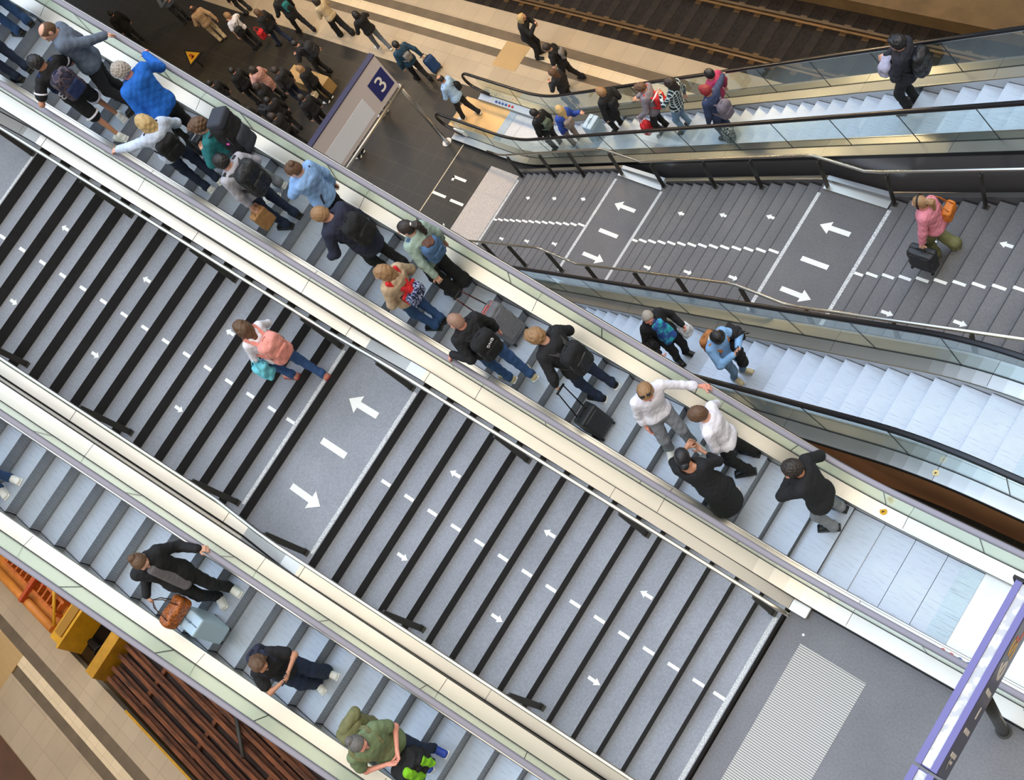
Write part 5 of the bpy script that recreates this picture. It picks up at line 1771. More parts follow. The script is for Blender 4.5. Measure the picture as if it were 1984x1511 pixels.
rider(AR, 'person in blue jeans cut off at the top left corner, upper one', 11.35, -2.62, 0, 1.68, top=('jacket', c_navy), bottom=('jeans', c_jeans), shoes=s_black, group=G1, hair=('short', 'dark'))
rider(AR, 'person in blue jeans cut off at the left edge, nearer the stairs', 10.98, -2.06, 0, 1.68, top=('jacket', c_black), bottom=('jeans', c_jeansd), shoes=s_black, group=G1, hair=('short', 'dark'))
J = rider(AR, 'person with receding hair in a grey jacket, hand on the far handrail', 9.80, -2.56, 55, 1.70, lean=(-0.16, 0.0), top=('jacket', c_greyj), bottom=('trousers', c_black2), shoes=s_black, hair=('bald', 'brown'), look=25, nod=0.45, arms=((9.45, -3.03, 5.90), 'down'), group=G1, build=1.12,
          extras=[part('shirt_front', lambda J: [capsule(J['chest'] + J['f'] * 0.10 + J['u'] * 0.08, J['pel'] + J['f'] * 0.115 + J['u'] * 0.02, 0.045, 0.055)], c_tshirtb)])
# black football shirt, shorts and camo rucksack
b, ln = onstep(AR, 9.55, -2.12, 0, (-0.06, 0.02))
J = person('person in a black sports shirt and shorts wearing a camouflage rucksack', b, 1.64, 0, lean=ln, top=('tee', c_black, 0.84), bottom=('shorts', c_black), shoes=s_white, hair=('short', 'black'), skin='tan', nod=0.4, look=15, arms=('strap', 'front'),
           feet=wfeet(b, 0, 1.64, ((9.44, -1.99, AR.tz(9.44)), (9.78, -2.25, AR.tz(9.78)))), group=G1,
           extras=[part('sleeve_band', lambda J: [band(J['sh'][i], J['el'][i], 0.50, 0.086, 0.022) for i in (0, 1)], c_white),
                   part('shorts_band', lambda J: [band(J['knee'][i], J['at'](0, 0.082 if i == 0 else -0.082, 0.86, 0.1), 0.10, 0.116, 0.022) for i in (0, 1)], c_white)])
backpack(J, 'grey and navy camouflage rucksack on the black sports shirt', c_camo, (0.085, 0.15, 0.21), 1.10, cloth('navy_pocket_cloth', (40, 56, 100)))
mt = Matrix.Translation(Vector(J['at'](-0.137, 0.11, 1.02, 0.4))) @ Matrix(((0, 0, -1, 0), (-1, 0, 0, 0), (0, 1, 0, 0), (0, 0, 0, 1)))
text_mesh('shirt_number', '83', 0.17, mt, c_white, J['t'])
J = rider(AR, 'person with curly grey hair in a bright blue fleece, arm up on the handrail', 8.62, -2.52, 5, 1.72, lean=(0.0, -0.06), top=('hoodie', c_blue, 0.80), bottom=('trousers', c_black), shoes=s_black, hair=('curly', 'grey'), look=25, nod=0.35, arms=('down', (9.01, -3.01, 5.67)), group=G1, build=1.2, skin='pink')
J = rider(AR, 'person with blonde hair in a pale hoodie, left hand on the near handrail', 8.05, -2.12, -8, 1.62, lean=(-0.03, -0.03), top=('hoodie', c_pale, 0.80), bottom=('jeans', c_jeansd), shoes=s_white, hair=('bob', 'blonde'), female=True, look=10, nod=0.35, arms=((8.64, -1.69, 5.49), 'front'), group=G1)
backpack(J, 'small black backpack on the pale hoodie', c_black, (0.07, 0.14, 0.18), 1.08, tilt=0.0)
z5 = AR.tz(8.30)
suitcase('black suitcase with white zip highlights behind the blue fleece', (8.22, -2.55, AR.tz(8.22)), 180, L_black_shell, (0.10, 0.19, 0.33), 0.0, group='luggage on the crowded escalator', m2=mat('zip_highlight', (220, 220, 220), 0.5))  # highlights on the zips are painted in as a white edge colour
J = rider(AR, 'person in a teal hoodie bent forward under a huge dark rucksack', 7.46, -2.50, 25, 1.66, lean=(0.10, -0.02), top=('hoodie', c_teal), bottom=('trousers', c_greyt), shoes=s_white, hair=('thick', 'brown'), look=30, nod=0.5, arms=('front', 'hold'), group=G1)
def toy(t, c, R, h, ff, up):
    one('pink_toy', solid([ellips(c + ff * 0.03 + R[:, 1] * 0.17 + up * 0.05, np.array([0.032, 0.032, 0.032]))], 0.01), mat('pink_plush', (230, 90, 190), 0.7), t)
    one('lid_pocket', solid([rbox(c + up * h[2] * 1.02 + ff * 0.03, np.array([0.12, 0.15, 0.06]), 0.04, R)], 0.012), mat('slate_pack_cloth', (52, 56, 66), 0.8, bump=(45, 0.3)), t)
backpack(J, 'huge dark trekking rucksack with slate lid and a pink toy', c_black, (0.13, 0.18, 0.30), 1.24, mat('slate_pack_cloth', (52, 56, 66), 0.8, bump=(45, 0.3)), extra=toy)
J = rider(AR, 'person with black hair and grey sleeves carrying a brown paper bag', 6.98, -2.26, 10, 1.66, lean=(0.04, 0.02), top=('sweater', c_lgrey), bottom=('jeans', c_jeansd), shoes=s_black, hair=('short', 'black'), nod=0.4, arms=((7.10, -2.02, AR.tz(6.98) + 0.62), 'hold'), group=G1)
backpack(J, 'large black patterned rucksack with padded straps on grey sleeves', c_camo2, (0.10, 0.16, 0.25), 1.16)
w = J['wr'][0]
bag('brown paper carrier bag held low beside the near side of the steps', 'paper_bag', 'paper bag', (w[0], w[1] + 0.02, w[2] - 0.27), (0.065, 0.11, 0.14), c_brown, handles=(w[0] + 0.02, w[1], w[2] - 0.05), rd=0.15, fold=0.003)
J = rider(AR, 'person in a sky blue knit jumper with hair in a bun, hand at the chin', 6.34, -2.62, 15, 1.62, lean=(0.0, -0.02), top=('sweater', c_sky, 0.78), bottom=('wide', c_black), shoes=s_grey, hair=('bun', 'brown'), female=True, look=20, nod=0.35, arms=('chin', 'down'), group=G1,
          extras=[part('bag_strap', lambda J: [capsule(J['sh'][1] - J['f'] * 0.07 + J['u'] * 0.06 + J['l'] * 0.05, J['pel'] - J['f'] * 0.14 + J['l'] * 0.14 + J['u'] * 0.05, 0.012)], c_black)])
J = rider(AR, 'person in a long navy coat with a black backpack, stepping up', 5.60, -2.44, 10, 1.70, lean=(0.22, 0.10), top=('coat', c_navy, 0.66), bottom=('trousers', c_black), shoes=s_black, hair=('short', 'light'), look=20, nod=0.5, arms=('hold', 'down'), group=G1, build=1.08)
backpack(J, 'black backpack on the long navy coat', c_black, (0.085, 0.15, 0.21), 1.16)
J = rider(AR, 'person with a dark ponytail in a sage green jumper pulling a grey case', 4.86, -2.66, 5, 1.62, lean=(0.08, -0.06), top=('sweater', c_sage), bottom=('wide', c_black), shoes=s_black, hair=('ponytail', 'dark'), female=True, look=30, nod=0.1, arms=((4.66, -2.42, AR.tz(4.86) + 0.62), 'down'), group=G1)
def scarf(t, c, R, h, ff, up):
    one('brown_scarf', solid([ellips(c + up * h[2] * 0.95, np.array([0.07, 0.09, 0.05]), R)], 0.012, fold=(0.012, 60, 1.0)), mat('brown_scarf_cloth', (96, 64, 52), 0.85), t)
backpack(J, 'denim blue backpack with a brown scarf on top', cloth('denim_pack_cloth', (72, 104, 142)), (0.075, 0.13, 0.16), 1.12, extra=scarf)
c_greyc = cloth('grey_canvas', (116, 116, 122))
t = suitcase('grey canvas trolley bag with coral zips on the escalator step', (4.22, -2.52, AR.tz(4.22)), 180, c_greyc, (0.13, 0.17, 0.29), -0.35, handle=(4.62, -2.46, AR.tz(4.86) + 0.64), m2=mat('coral_zip', (220, 110, 104), 0.6), handle_m=mat('dark_red_rod', (70, 20, 30), 0.4), soft=True, group='luggage on the crowded escalator')
J = rider(AR, 'person with long blonde hair in a beige jacket with a red sling', 4.84, -2.10, 10, 1.60, lean=(0.04, -0.02), top=('jacket', c_beige, 0.82), bottom=('jeans', c_jeans), shoes=s_black, hair=('long', 'light'), female=True, look=35, nod=0.2, arms=('belly', 'hold'), group=G1,
          feet=((-0.02, 0.06, 0.0), (-0.05, -0.06, 0.0)),
          extras=[part('red_sling', lambda J: [capsule(J['sh'][0] - J['l'] * 0.05 + J['u'] * 0.085 - J['f'] * 0.05, J['at'](-0.20, 0.0, 1.02, 0.4), 0.034), capsule(J['sh'][1] + J['l'] * 0.05 + J['u'] * 0.085 - J['f'] * 0.05, J['at'](-0.20, 0.0, 1.02, 0.4), 0.034)], c_red)])
c_pat = mat('navy_floral_cloth', (30, 38, 84), 0.8, kind='camo', scale=26, col2=(170, 180, 214))
a_ = J['at'](-0.21, 0.0, 0.97, 0.25)
t = bag('navy patterned waist bag with a red rim on the beige jacket', 'waist_bag', 'bag', a_, (0.065, 0.14, 0.10), c_pat, J['Rb'])
one('red_rim', solid([rbox(a_ + J['f'] * 0.045 + J['u'] * 0.04, np.array([0.02, 0.15, 0.085]), 0.02, J['Rb'])], 0.01), c_red, t)
one('grey_band', solid([rbox(a_ + J['f'] * 0.085 + J['u'] * 0.05, np.array([0.03, 0.14, 0.08]), 0.02, J['Rb'])], 0.01), c_black2, t)
b, ln = onstep(AR, 3.86, -2.06, 0, (0.06, 0.0))
J = person('person with a shaved head in a black sweatshirt, hand on the near handrail', b, 1.68, -5, lean=ln, top=('sweater', c_black), bottom=('jeans', c_jeans), shoes=s_beige, hair=('buzz', 'buzz'), skin='pink', nod=0.35, look=10, arms=((4.08, -1.70, 3.14), 'down'), feet=wfeet(b, -5, 1.68, ((3.99, -1.98, AR.tz(3.99)), (3.66, -2.14, AR.tz(3.66)))), group=G1)
def dlogo(t, c, R, h, ff, up):
    mt = Matrix([list(-R[:, 1]) + [0], list(up) + [0], list(ff) + [0], [0, 0, 0, 1]]).transposed()
    p = c + ff * (h[0] + 0.012) + up * h[2] * 0.45 - R[:, 1] * 0.03
    mt = Matrix.Translation(Vector(p)) @ mt @ Matrix.Rotation(0.3, 4, 'Z')
    text_mesh('white_lettering', 'DNG', 0.06, mt, c_white, t)
backpack(J, 'black backpack with white lettering on the black sweatshirt', c_black, (0.09, 0.15, 0.21), 1.12, extra=dlogo)
b, ln = (2.98, -2.46, AR.tz(2.98)), (0.22, 0.02)
J = person('person in a black hooded jacket and dark jeans pulling a black cabin case', b, 1.70, 5, lean=ln, top=('hoodie', c_black), bottom=('jeans', c_jeansd), shoes=s_bw, hair=('thick', 'light'), nod=0.45, look=20, arms=((3.10, -2.10, b[2] + 0.82), 'hold'), feet=wfeet(b, 5, 1.70, ((3.02, -2.36, AR.tz(3.02)), (2.98, -2.60, AR.tz(2.98)))), group=G1, build=1.05)
backpack(J, 'black leather backpack on the hooded jacket', c_black, (0.09, 0.15, 0.21), 1.14, mat('black_leather', (22, 22, 24), 0.4))
suitcase('black cabin suitcase with raised handle at the near side of the steps', (2.78, -2.06, AR.tz(2.78)), 180, L_black_shell, (0.10, 0.16, 0.22), -0.30, handle=(3.06, -2.11, b[2] + 0.80), group='luggage on the crowded escalator')
b, ln = onstep(AR, 1.98, -2.46, 150, (-0.02, -0.08))
J = person('person in a white rolled-sleeve shirt with sunglasses on the head, facing down', b, 1.72, 155, lean=ln, top=('rolled', c_white, 0.87), bottom=('trousers', c_greyt), shoes=s_white, hair=('short', 'light'), nod=0.55, look=-15, arms=((1.58, -3.02, 1.86), 'down'), feet=wfeet(b, 155, 1.72, ((1.76, -2.46, AR.tz(1.76)), (1.98, -2.26, AR.tz(1.98), -25))), skin='pink', extras=[sunglasses_up], group=G1, build=1.05)
b, ln = (1.20, -2.62, AR.tz(1.20)), (0.13, -0.02)
J = person('person in a white long-sleeve shirt and black trousers seen from behind', b, 1.72, 25, lean=ln, top=('shirt', c_white, 0.85), bottom=('trousers', c_black), shoes=s_black, hair=('short', 'brown'), nod=0.5, look=15, arms=('down', 'hold'), feet=wfeet(b, 25, 1.72, ((1.16, -2.52, AR.tz(1.16)), (1.24, -2.76, AR.tz(1.24)))), group=G1)
b, ln = onstep(AR, 1.20, -2.06, 0, (0.07, 0.0))
J = person('person in a loose black dress with a low dark hair bun', b, 1.63, -55, lean=ln, top=('dress', c_black, 0.22), bottom=('wide', c_black), shoes=s_white, hair=('lowbun', 'black'), female=True, skin='tan', nod=0.3, look=10, arms=('phone', 'front'), feet=wfeet(b, -55, 1.63, ((1.16, -1.98, AR.tz(1.16)), (1.12, -2.18, AR.tz(1.12)))), group=G1, build=1.1)
b, ln = (0.02, -2.58, AR.tz(0.02)), (0.20, -0.06)
J = person('person in a black jacket and grey trousers, lowest on the crowded escalator', b, 1.72, 20, lean=ln, top=('jacket', c_black, 0.82), bottom=('trousers', c_greyt), shoes=s_black, hair=('curly', 'dark'), skin='tan', nod=0.3, look=20, arms=('chin', 'pocket'), feet=wfeet(b, 20, 1.72, ((0.06, -2.46, AR.tz(0.06)), (0.10, -2.72, AR.tz(0.10)))), group=G1, build=1.1)

# the stairs
zt = lambda k: k * RA
b = (6.16, -0.64, zt(17))
J = person('person with brown hair and a salmon pink rucksack climbing the near stairs', b, 1.60, 8, lean=(0.02, -0.03), top=('shirt', c_white), bottom=('jeans', c_jeans), shoes=s_pink, hair=('bob', 'brown'), female=True, nod=0.35, look=-10, arms=('belly', 'front'), feet=wfeet(b, 8, 1.60, ((6.36, -0.52, zt(18)), (6.06, -0.74, zt(17)))), group='people on the near stairs')
backpack(J, 'salmon pink rucksack on the near stairs', c_pink, (0.10, 0.16, 0.23), 1.10, cloth('salmon_pocket_cloth', (218, 140, 128)))
p = J['at'](0.02, 0.27, 0.86, 0.2)
bag('turquoise cloth bag hanging beside the salmon pink rucksack', 'cloth_bag', 'bag', p, (0.10, 0.085, 0.14), c_turq, J['Rb'], handles=J['at'](0.05, 0.2, 1.12, 0.3), fold=0.014)

# lower left escalator, riders facing down
J = rider(AL, 'person cut off at the left edge, only jeans and white shoes in view', 8.10, 2.62, 180, 1.66, top=('tee', c_white), bottom=('jeans', c_jeans), shoes=s_white, group=G2)
b, ln = onstep(AL, 5.28, 2.22, 180, (0.06, -0.02))
J = person('person with tied-up hair in an open black coat over a grey jumper', b, 1.70, 170, lean=ln, top=('jacket', c_black, 0.74), bottom=('trousers', c_black), shoes=s_white, hair=('bun', 'brown'), nod=0.6, look=10, arms=((5.07, 1.75, 3.86), (5.42, 2.62, 3.82)), group=G2, build=1.05,
           extras=[part('grey_jumper', lambda J: [capsule(J['chest'] + J['f'] * 0.105 + J['u'] * 0.12, J['pel'] + J['f'] * 0.13 - J['u'] * 0.06, 0.06, 0.075)], cloth('mid_grey_knit', (112, 108, 112)))])
b = (5.08, 2.62, AL.tz(5.08))
suitcase('light blue suitcase standing before the black coat', b, 90, L_light_blue_shell, (0.12, 0.20, 0.26), 0.0, group='luggage on the lower left escalator', m2=mat('blue_grey_zip', (110, 130, 150), 0.5))
bag('brown leather tote lying on top of the light blue suitcase', 'tote_bag', 'bag', (5.22, 2.62, b[2] + 0.56 + 0.11), (0.10, 0.20, 0.11), mat('brown_stamped_leather', (182, 102, 40), 0.4, kind='camo', scale=30, col2=(150, 80, 30)), handles=(5.40, 2.62, b[2] + 0.92), m2=mat('dark_brown_leather', (70, 50, 40), 0.5))
b, ln = onstep(AL, 3.76, 2.42, 180, (-0.02, -0.02))
J = person('person with sunglasses in a black t-shirt looking at a phone', b, 1.58, 180, lean=ln, top=('tee', c_black, 0.74), bottom=('wide', c_jeansd), shoes=s_white, hair=('long', 'brown'), female=True, skin='tan', nod=0.55, look=-5, arms=('phone', 'phone'), extras=[sunglasses], group=G2)
backpack(J, 'small dark backpack behind the black t-shirt', c_navy, (0.06, 0.12, 0.15), 1.18)
phone('black smartphone held by the rider in sunglasses', J, 0)
b, ln = onstep(AL, 2.40, 2.46, 180, (0.06, 0.05))
def beard(J):
    s = J['s']
    one('beard', solid([ellips(J['head'] - J['hu'] * 0.095 * s + J['hf'] * 0.06 * s, np.array([0.045, 0.055, 0.045]) * s, J['Rh'])], 0.009, fold=(0.006, 140, 0)), HAIRS['greydark'], J['t'])
J = person('person with tied grey hair and beard in a sage green t-shirt', b, 1.72, 178, lean=ln, top=('tee', c_green, 0.80), bottom=('jeans', c_jeansd), shoes=s_blue, hair=('bun', 'greydark'), skin='pink', nod=0.4, look=15, arms=('belly', 'belly'), group=G2, build=1.28, extras=[beard])
def roll(t, c, R, h, ff, up):
    one('rolled_mat', solid([capsule(c + up * h[2] * 1.0 - R[:, 1] * 0.02, c + up * h[2] * 1.0 + R[:, 1] * 0.19, 0.07)], 0.012, fold=(0.008, 40, 0)), c_olive, t)
backpack(J, 'olive rucksack with a rolled mat behind the sage green t-shirt', c_olive, (0.11, 0.17, 0.24), 1.16, extra=roll)
p = J['at'](0.24, -0.05, 0.62, 0.1)
t = bag('black and lime green jacket bundle carried before the sage t-shirt', 'jacket_bundle', 'jacket', p, (0.13, 0.20, 0.22), c_black, J['Rb'], fold=0.02, rd=0.7)
one('lime_panel', solid([rbox(p + J['f'] * 0.10 - J['l'] * 0.05 + J['u'] * 0.04, np.array([0.06, 0.06, 0.20]), 0.05, J['Rb']), rbox(p + J['f'] * 0.10 + J['l'] * 0.13 - J['u'] * 0.02, np.array([0.05, 0.05, 0.16]), 0.04, J['Rb'])], 0.012, 0.01, fold=(0.01, 40, 1)), c_lime, t)

# far stairs
zz = zb_(1.24)
b = (1.26, -7.24, zz)
J = person('person in a rose jacket and olive trousers walking down the far stairs', b, 1.62, 5, lean=(0.10, 0.06), top=('jacket', c_rose, 0.84), bottom=('wide', c_olive), shoes=s_beige, hair=('ponytail', 'light'), female=True, nod=0.2, look=10, arms=('lug', 'down'), feet=((0.10, 0.08, 0.0), (-0.16, -0.08, zb_(1.0) - zz)), group='people on the far stairs', extras=[part('headphone_band', lambda J: [capsule(J['head'] + J['hl'] * 0.105 * math.cos(a) + J['hu'] * (0.02 + 0.105 * math.sin(a)), J['head'] + J['hl'] * 0.105 * math.cos(a + 0.4) + J['hu'] * (0.02 + 0.105 * math.sin(a + 0.4)), 0.012) for a in np.arange(-0.3, 3.1, 0.4)], M_BLACK)])
w = J['wr'][0]
suitcase('black travel case carried down the far stairs beside the rose jacket', (w[0], w[1] + 0.05, w[2] - 0.60), 90, L_black_shell, (0.10, 0.20, 0.23), 0.0, group='luggage', soft=True)
bag('orange shoulder bag on the rose jacket', 'shoulder_bag', 'bag', J['at'](-0.16, -0.18, 1.02, 0.4), (0.07, 0.13, 0.12), c_orange, J['Rb'], handles=J['sh'][1] + np.array([0, 0, 0.09]))

# middle escalator, riders coming up
J = rider(BL, 'person with grey hair in a tie-dye t-shirt on the middle escalator', 4.58, -4.36, 172, 1.66, lean=(0.06, 0.02), top=('jacket', c_black, 0.80), bottom=('trousers', c_black), shoes=s_black, hair=('short', 'grey'), skin='pink', nod=0.15, look=-35, arms=('hold', 'hold'), group=G3, build=1.15,
          extras=[part('t_shirt', lambda J: [capsule(J['at'](0.075, 0.04, 1.30, .75), J['at'](0.085, 0.05, 0.86, .2), 0.085, 0.105), capsule(J['at'](0.075, -0.04, 1.30, .75), J['at'](0.085, -0.05, 0.86, .2), 0.085, 0.105)], c_tie, 0.012, 0.03)])
bag('black shoulder bag at the side of the tie-dye t-shirt', 'shoulder_bag', 'bag', J['at'](0.02, -0.28, 1.05, 0.3)*0 + J['at'](0.05, 0.28 * -1, 1.02, 0.3), (0.10, 0.08, 0.14), c_black, J['Rb'], handles=J['sh'][1] + np.array([0, 0, 0.08]))
bag('white plastic carrier bag held by the rider in the tie-dye t-shirt', 'carrier_bag', 'bag', J['wr'][0] + np.array([0, 0, -0.22]), (0.08, 0.10, 0.13), mat('white_plastic', (228, 228, 232), 0.35, bump=(20, 0.4)), J['Rb'], handles=J['wr'][0] + np.array([0, 0, -0.02]), fold=0.014)
def fleece(J):
    one('fleece_collar', solid([capsule(J['neck'] + J['f'] * 0.07 * math.cos(a) + J['l'] * 0.085 * math.sin(a) - J['u'] * (0.02 + 0.03 * math.cos(a)), J['neck'] + J['f'] * 0.07 * math.cos(a + .5) + J['l'] * 0.085 * math.sin(a + .5) - J['u'] * (0.02 + 0.03 * math.cos(a + .5)), 0.032) for a in np.arange(0, 6.2, 0.5)], 0.012), mat('cream_fleece', (230, 220, 196), 0.9, bump=(60, 0.5)), J['t'])
J = rider(BL, 'person in a pale denim jacket looking at a phone on the middle escalator', 3.12, -4.28, 180, 1.60, lean=(-0.02, 0.0), top=('jacket', c_denimj, 0.84), bottom=('jeans', c_jeansl), shoes=s_beige, hair=('short', 'black'), skin='light', nod=0.6, look=5, arms=('phone', 'phone'), group=G3, extras=[fleece, part('headband', lambda J: [capsule(J['head'] + J['hl'] * 0.10 * math.cos(a) + J['hf'] * 0.09 * math.sin(a) + J['hu'] * 0.05, J['head'] + J['hl'] * 0.10 * math.cos(a + .4) + J['hf'] * 0.09 * math.sin(a + .4) + J['hu'] * 0.05, 0.016) for a in np.arange(-0.2, 3.0, 0.4)], M_BLACK)])
phone('silver-rimmed smartphone in front of the pale denim jacket', J, 0)
backpack(J, 'tan leather backpack on the pale denim jacket', c_tan, (0.07, 0.14, 0.19), 1.10)
t = bag('black fringed scarf and grey bag over the arm of the denim jacket', 'scarf_bundle', 'scarf', J['at'](0.08, 0.26, 1.10, 0.4), (0.13, 0.10, 0.16), c_black, J['Rb'], fold=0.02)
one('hanging_end', solid([capsule(J['at'](0.16, 0.14, 1.05, 0.4), J['at'](0.13, 0.10, 0.42, 0.1), 0.075, 0.09)], 0.013, fold=(0.012, 40, 0)), c_black, t)
one('grey_pouch', solid([rbox(J['at'](0.17, 0.27, 1.16, 0.4), np.array([0.06, 0.08, 0.07]), 0.04, J['Rb'])], 0.012), c_black2, t)
for i in range(7):
    p = J['at'](0.02 + 0.035 * i, 0.36, 1.04 - 0.02 * (i % 2), 0.4)
    obj('fringe', MB().tube([tuple(p), tuple(p + J['l'] * 0.05 - J['u'] * 0.07)], 0.008, 5), c_black, t)

# far escalator, riders going down
q8 = 0.9
J = rider(BR, 'person in black with a small green backpack at the foot of the far escalator', 12.98, -9.06, 0, 1.64, top=('jacket', c_black), bottom=('trousers', c_black2), shoes=s_black, hair=('short', 'black'), nod=0.2, look=10, q=q8, group=G3)
backpack(J, 'small green backpack on a black jacket near the escalator foot', cloth('green_grey_pack', (86, 98, 82)), (0.06, 0.11, 0.14), 1.14)
J = rider(BR, 'person with long blonde hair in a royal blue jacket', 12.06, -9.16, -12, 1.62, top=('jacket', c_bluej), bottom=('trousers', c_taupe), shoes=s_white, hair=('long', 'blonde'), female=True, nod=0.1, look=-5, q=q8, arms=('down', (11.75, -9.42, BR.tz(12.06) + 0.98)), group=G3)
backpack(J, 'taupe backpack on the royal blue jacket', c_taupe, (0.07, 0.12, 0.15), 1.10, side=-1)
suitcase('large light blue suitcase behind the royal blue jacket', (11.50, -9.34, BR.tz(11.50)), 180, L_light_blue_shell, (0.14, 0.20, 0.32), 0.0, group='luggage', q=q8, m2=mat('blue_grey_zip', (110, 130, 150), 0.5))
J = rider(BR, 'person with brown hair in a black coat reaching for the far handrail', 10.66, -9.52, 0, 1.62, top=('coat', c_black), bottom=('trousers', c_black), shoes=s_black, hair=('thick', 'light'), nod=0.2, q=q8, arms=('down', (10.80, -9.93, -4.95)), group=G3)
backpack(J, 'black backpack on the black coat at the far handrail', c_black, (0.07, 0.12, 0.16), 1.12)
J = rider(BR, 'person in a grey jacket with a red rucksack on the far escalator', 9.04, -9.36, 20, 1.64, lean=(0.04, -0.05), top=('jacket', cloth('ash_grey_jacket', (128, 122, 132))), bottom=('trousers', c_black), shoes=s_black, hair=('thick', 'brown'), nod=0.35, look=15, q=q8, arms=('hold', 'front'), group=G3)
backpack(J, 'red rucksack on the grey jacket', c_red, (0.09, 0.13, 0.19), 1.10)
bag('red bag hanging in front of the grey jacket on the far escalator', 'cloth_bag', 'bag', (9.22, -9.10, J['B'][2] + 0.45), (0.10, 0.11, 0.17), c_red, handles=J['wr'][0], q=q8)
J = rider(BR, 'person with dark bobbed hair in a plaid shirt and pale jeans', 8.16, -9.38, 10, 1.68, lean=(0.06, -0.07), top=('shirt', c_plaid, 0.80), bottom=('jeans', c_jeansl), shoes=s_black, hair=('bob', 'dark'), nod=0.3, look=10, q=q8, arms=('phone', 'down'), group=G3, build=1.1)
c = J['wr'][0] + J['f'] * 0.10
mb = MB().prism([tuple(c + J['l'] * a * 0.13 + (J['u'] * 0.6 - J['f'] * 0.5) * b * 0.16) for a, b in ((-1, -1), (1, -1), (1, 1), (-1, 1))], tuple(J['f'] * 0.004))
tag(obj('paper_map', mb, M_WHITE), 'white sheet of paper held before the plaid shirt', 'paper')
J = rider(BR, 'person with black hair in a magenta jacket beside the far handrail', 7.12, -9.50, 0, 1.62, lean=(0.05, -0.06), top=('hoodie', c_mag), bottom=('jeans', c_jeansd), shoes=s_black, hair=('short', 'black'), nod=0.1, q=q8, arms=('down', 'down'), group=G3)
J = rider(BR, 'person with dyed red hair in an indigo denim jacket, arm on the handrail', 6.86, -9.12, -5, 1.60, lean=(0.06, 0.0), top=('jacket', c_denimd), bottom=('jeans', c_denimd), shoes=s_black, hair=('thick', 'red'), nod=0.2, look=10, q=q8, arms=('down', (7.18, -9.93, -3.02)), group=G3)
backpack(J, 'mauve grey rucksack on the indigo denim jacket', c_purple, (0.10, 0.14, 0.20), 1.06)
bag('black and white animal print bag standing by the indigo denim jacket', 'print_bag', 'bag', (6.72, -8.98, BR.tz(6.72) + 0.2), (0.10, 0.10, 0.20), mat('animal_print_cloth', (20, 22, 22), 0.8, kind='camo', scale=22, col2=(210, 214, 214)), q=q8)
def hphones(J):
    one('headphones', solid([capsule(J['head'] + J['hl'] * 0.102 * math.cos(a) + J['hu'] * (0.02 + 0.12 * math.sin(a)), J['head'] + J['hl'] * 0.102 * math.cos(a + .4) + J['hu'] * (0.02 + 0.12 * math.sin(a + .4)), 0.014) for a in np.arange(-0.1, 2.9, 0.4)], 0.011, 0.01), M_BLACK, J['t'])
J = rider(BR, 'person in black with a bundle over the arm, alone at the top right', 2.84, -9.50, 10, 1.78, lean=(0.08, 0.0), top=('jacket', cloth('slate_black_jacket', (34, 36, 46)), 0.76), bottom=('trousers', c_black), shoes=s_black, hair=('thick', 'black'), nod=0.2, look=10, q=1.0, arms=('belly', 'front'), group=G3, extras=[hphones])
backpack(J, 'shiny black rucksack of the lone rider at the top right', mat('black_nylon', (22, 22, 26), 0.4, bump=(45, 0.3)), (0.10, 0.15, 0.22), 1.12)
bag('lilac grey jacket bundle held by the lone rider at the top right', 'jacket_bundle', 'jacket', J['at'](0.24, 0.05, 1.02, 0.4), (0.10, 0.14, 0.12), c_lilac, J['Rb'], fold=0.016)

# ---- the platform beside the far escalator
pq = 0.8
def stander(label, x, y, hd, H=1.64, **k):
    k.setdefault('q', pq); k.setdefault('group', G4); k.setdefault('shoes', s_black)
    return person(label, (x, y, ZP), H, hd, **k)
WALK = ((0.22, 0.08, 0.0), (-0.24, -0.08, 0.03))
stander('person with blonde hair in black standing on the guide stripes', 15.62, -11.50, -150, top=('jacket', c_black, 0.80), bottom=('trousers', c_black), hair=('long', 'blonde'), female=True, look=20, lean=(-0.12, -0.08), arms=('front', 'phone'))
J = stander('person in black with a grey daypack bending forward near the far escalator', 14.02, -11.05, 30, lean=(0.10, 0.03), top=('tee', c_black), bottom=('trousers', c_black), hair=('short', 'dark'), nod=0.5, look=15, arms=('hold', 'hold'), feet=WALK)
backpack(J, 'grey and black daypack on the platform near the far escalator', c_greyb, (0.06, 0.11, 0.14), 1.18, c_black)
stander('person with brown hair in black partly hidden by the far handrail', 13.60, -10.45, 10, 1.58, lean=(-0.06, 0.05), top=('sweater', c_black2), bottom=('trousers', c_black), hair=('bob', 'brown'), female=True, look=10, arms=('front', 'down'))
J = stander('person in a light blue hoodie walking off the far escalator', 16.50, -9.24, 15, 1.66, lean=(0.16, -0.06), top=('hoodie', c_lblue), bottom=('trousers', c_black), shoes=s_white, hair=('bald', 'dark'), skin='tan', nod=0.3, arms=('belly', 'down'), feet=WALK)
bag('black shoulder bag on the light blue hoodie', 'shoulder_bag', 'bag', J['at'](-0.12, -0.16, 1.06, 0.5), (0.08, 0.09, 0.13), c_black, J['Rb'], handles=J['sh'][0] + np.array([0, 0, 0.09]), q=pq)
J = stander('person in a dark teal jacket pulling a blue suitcase on the platform', 18.86, -9.82, -10, 1.68, top=('jacket', c_dteal, 0.78), bottom=('trousers', c_black), hair=('short', 'black'), arms=('down', 'pull'), feet=WALK, build=1.1)
backpack(J, 'small grey backpack on the dark teal jacket', c_greyb, (0.055, 0.10, 0.13), 1.12)
suitcase('blue suitcase rolling beside the dark teal jacket', (18.62, -10.22, ZP), 170, mat('blue_case_cloth', (24, 62, 112), 0.6), (0.10, 0.16, 0.24), -0.3, handle=tuple(J['wr'][1] + np.array([0, 0, -0.05])), q=pq, soft=True, handle_m=mat('beige_rod', (200, 180, 140), 0.5), group='luggage')
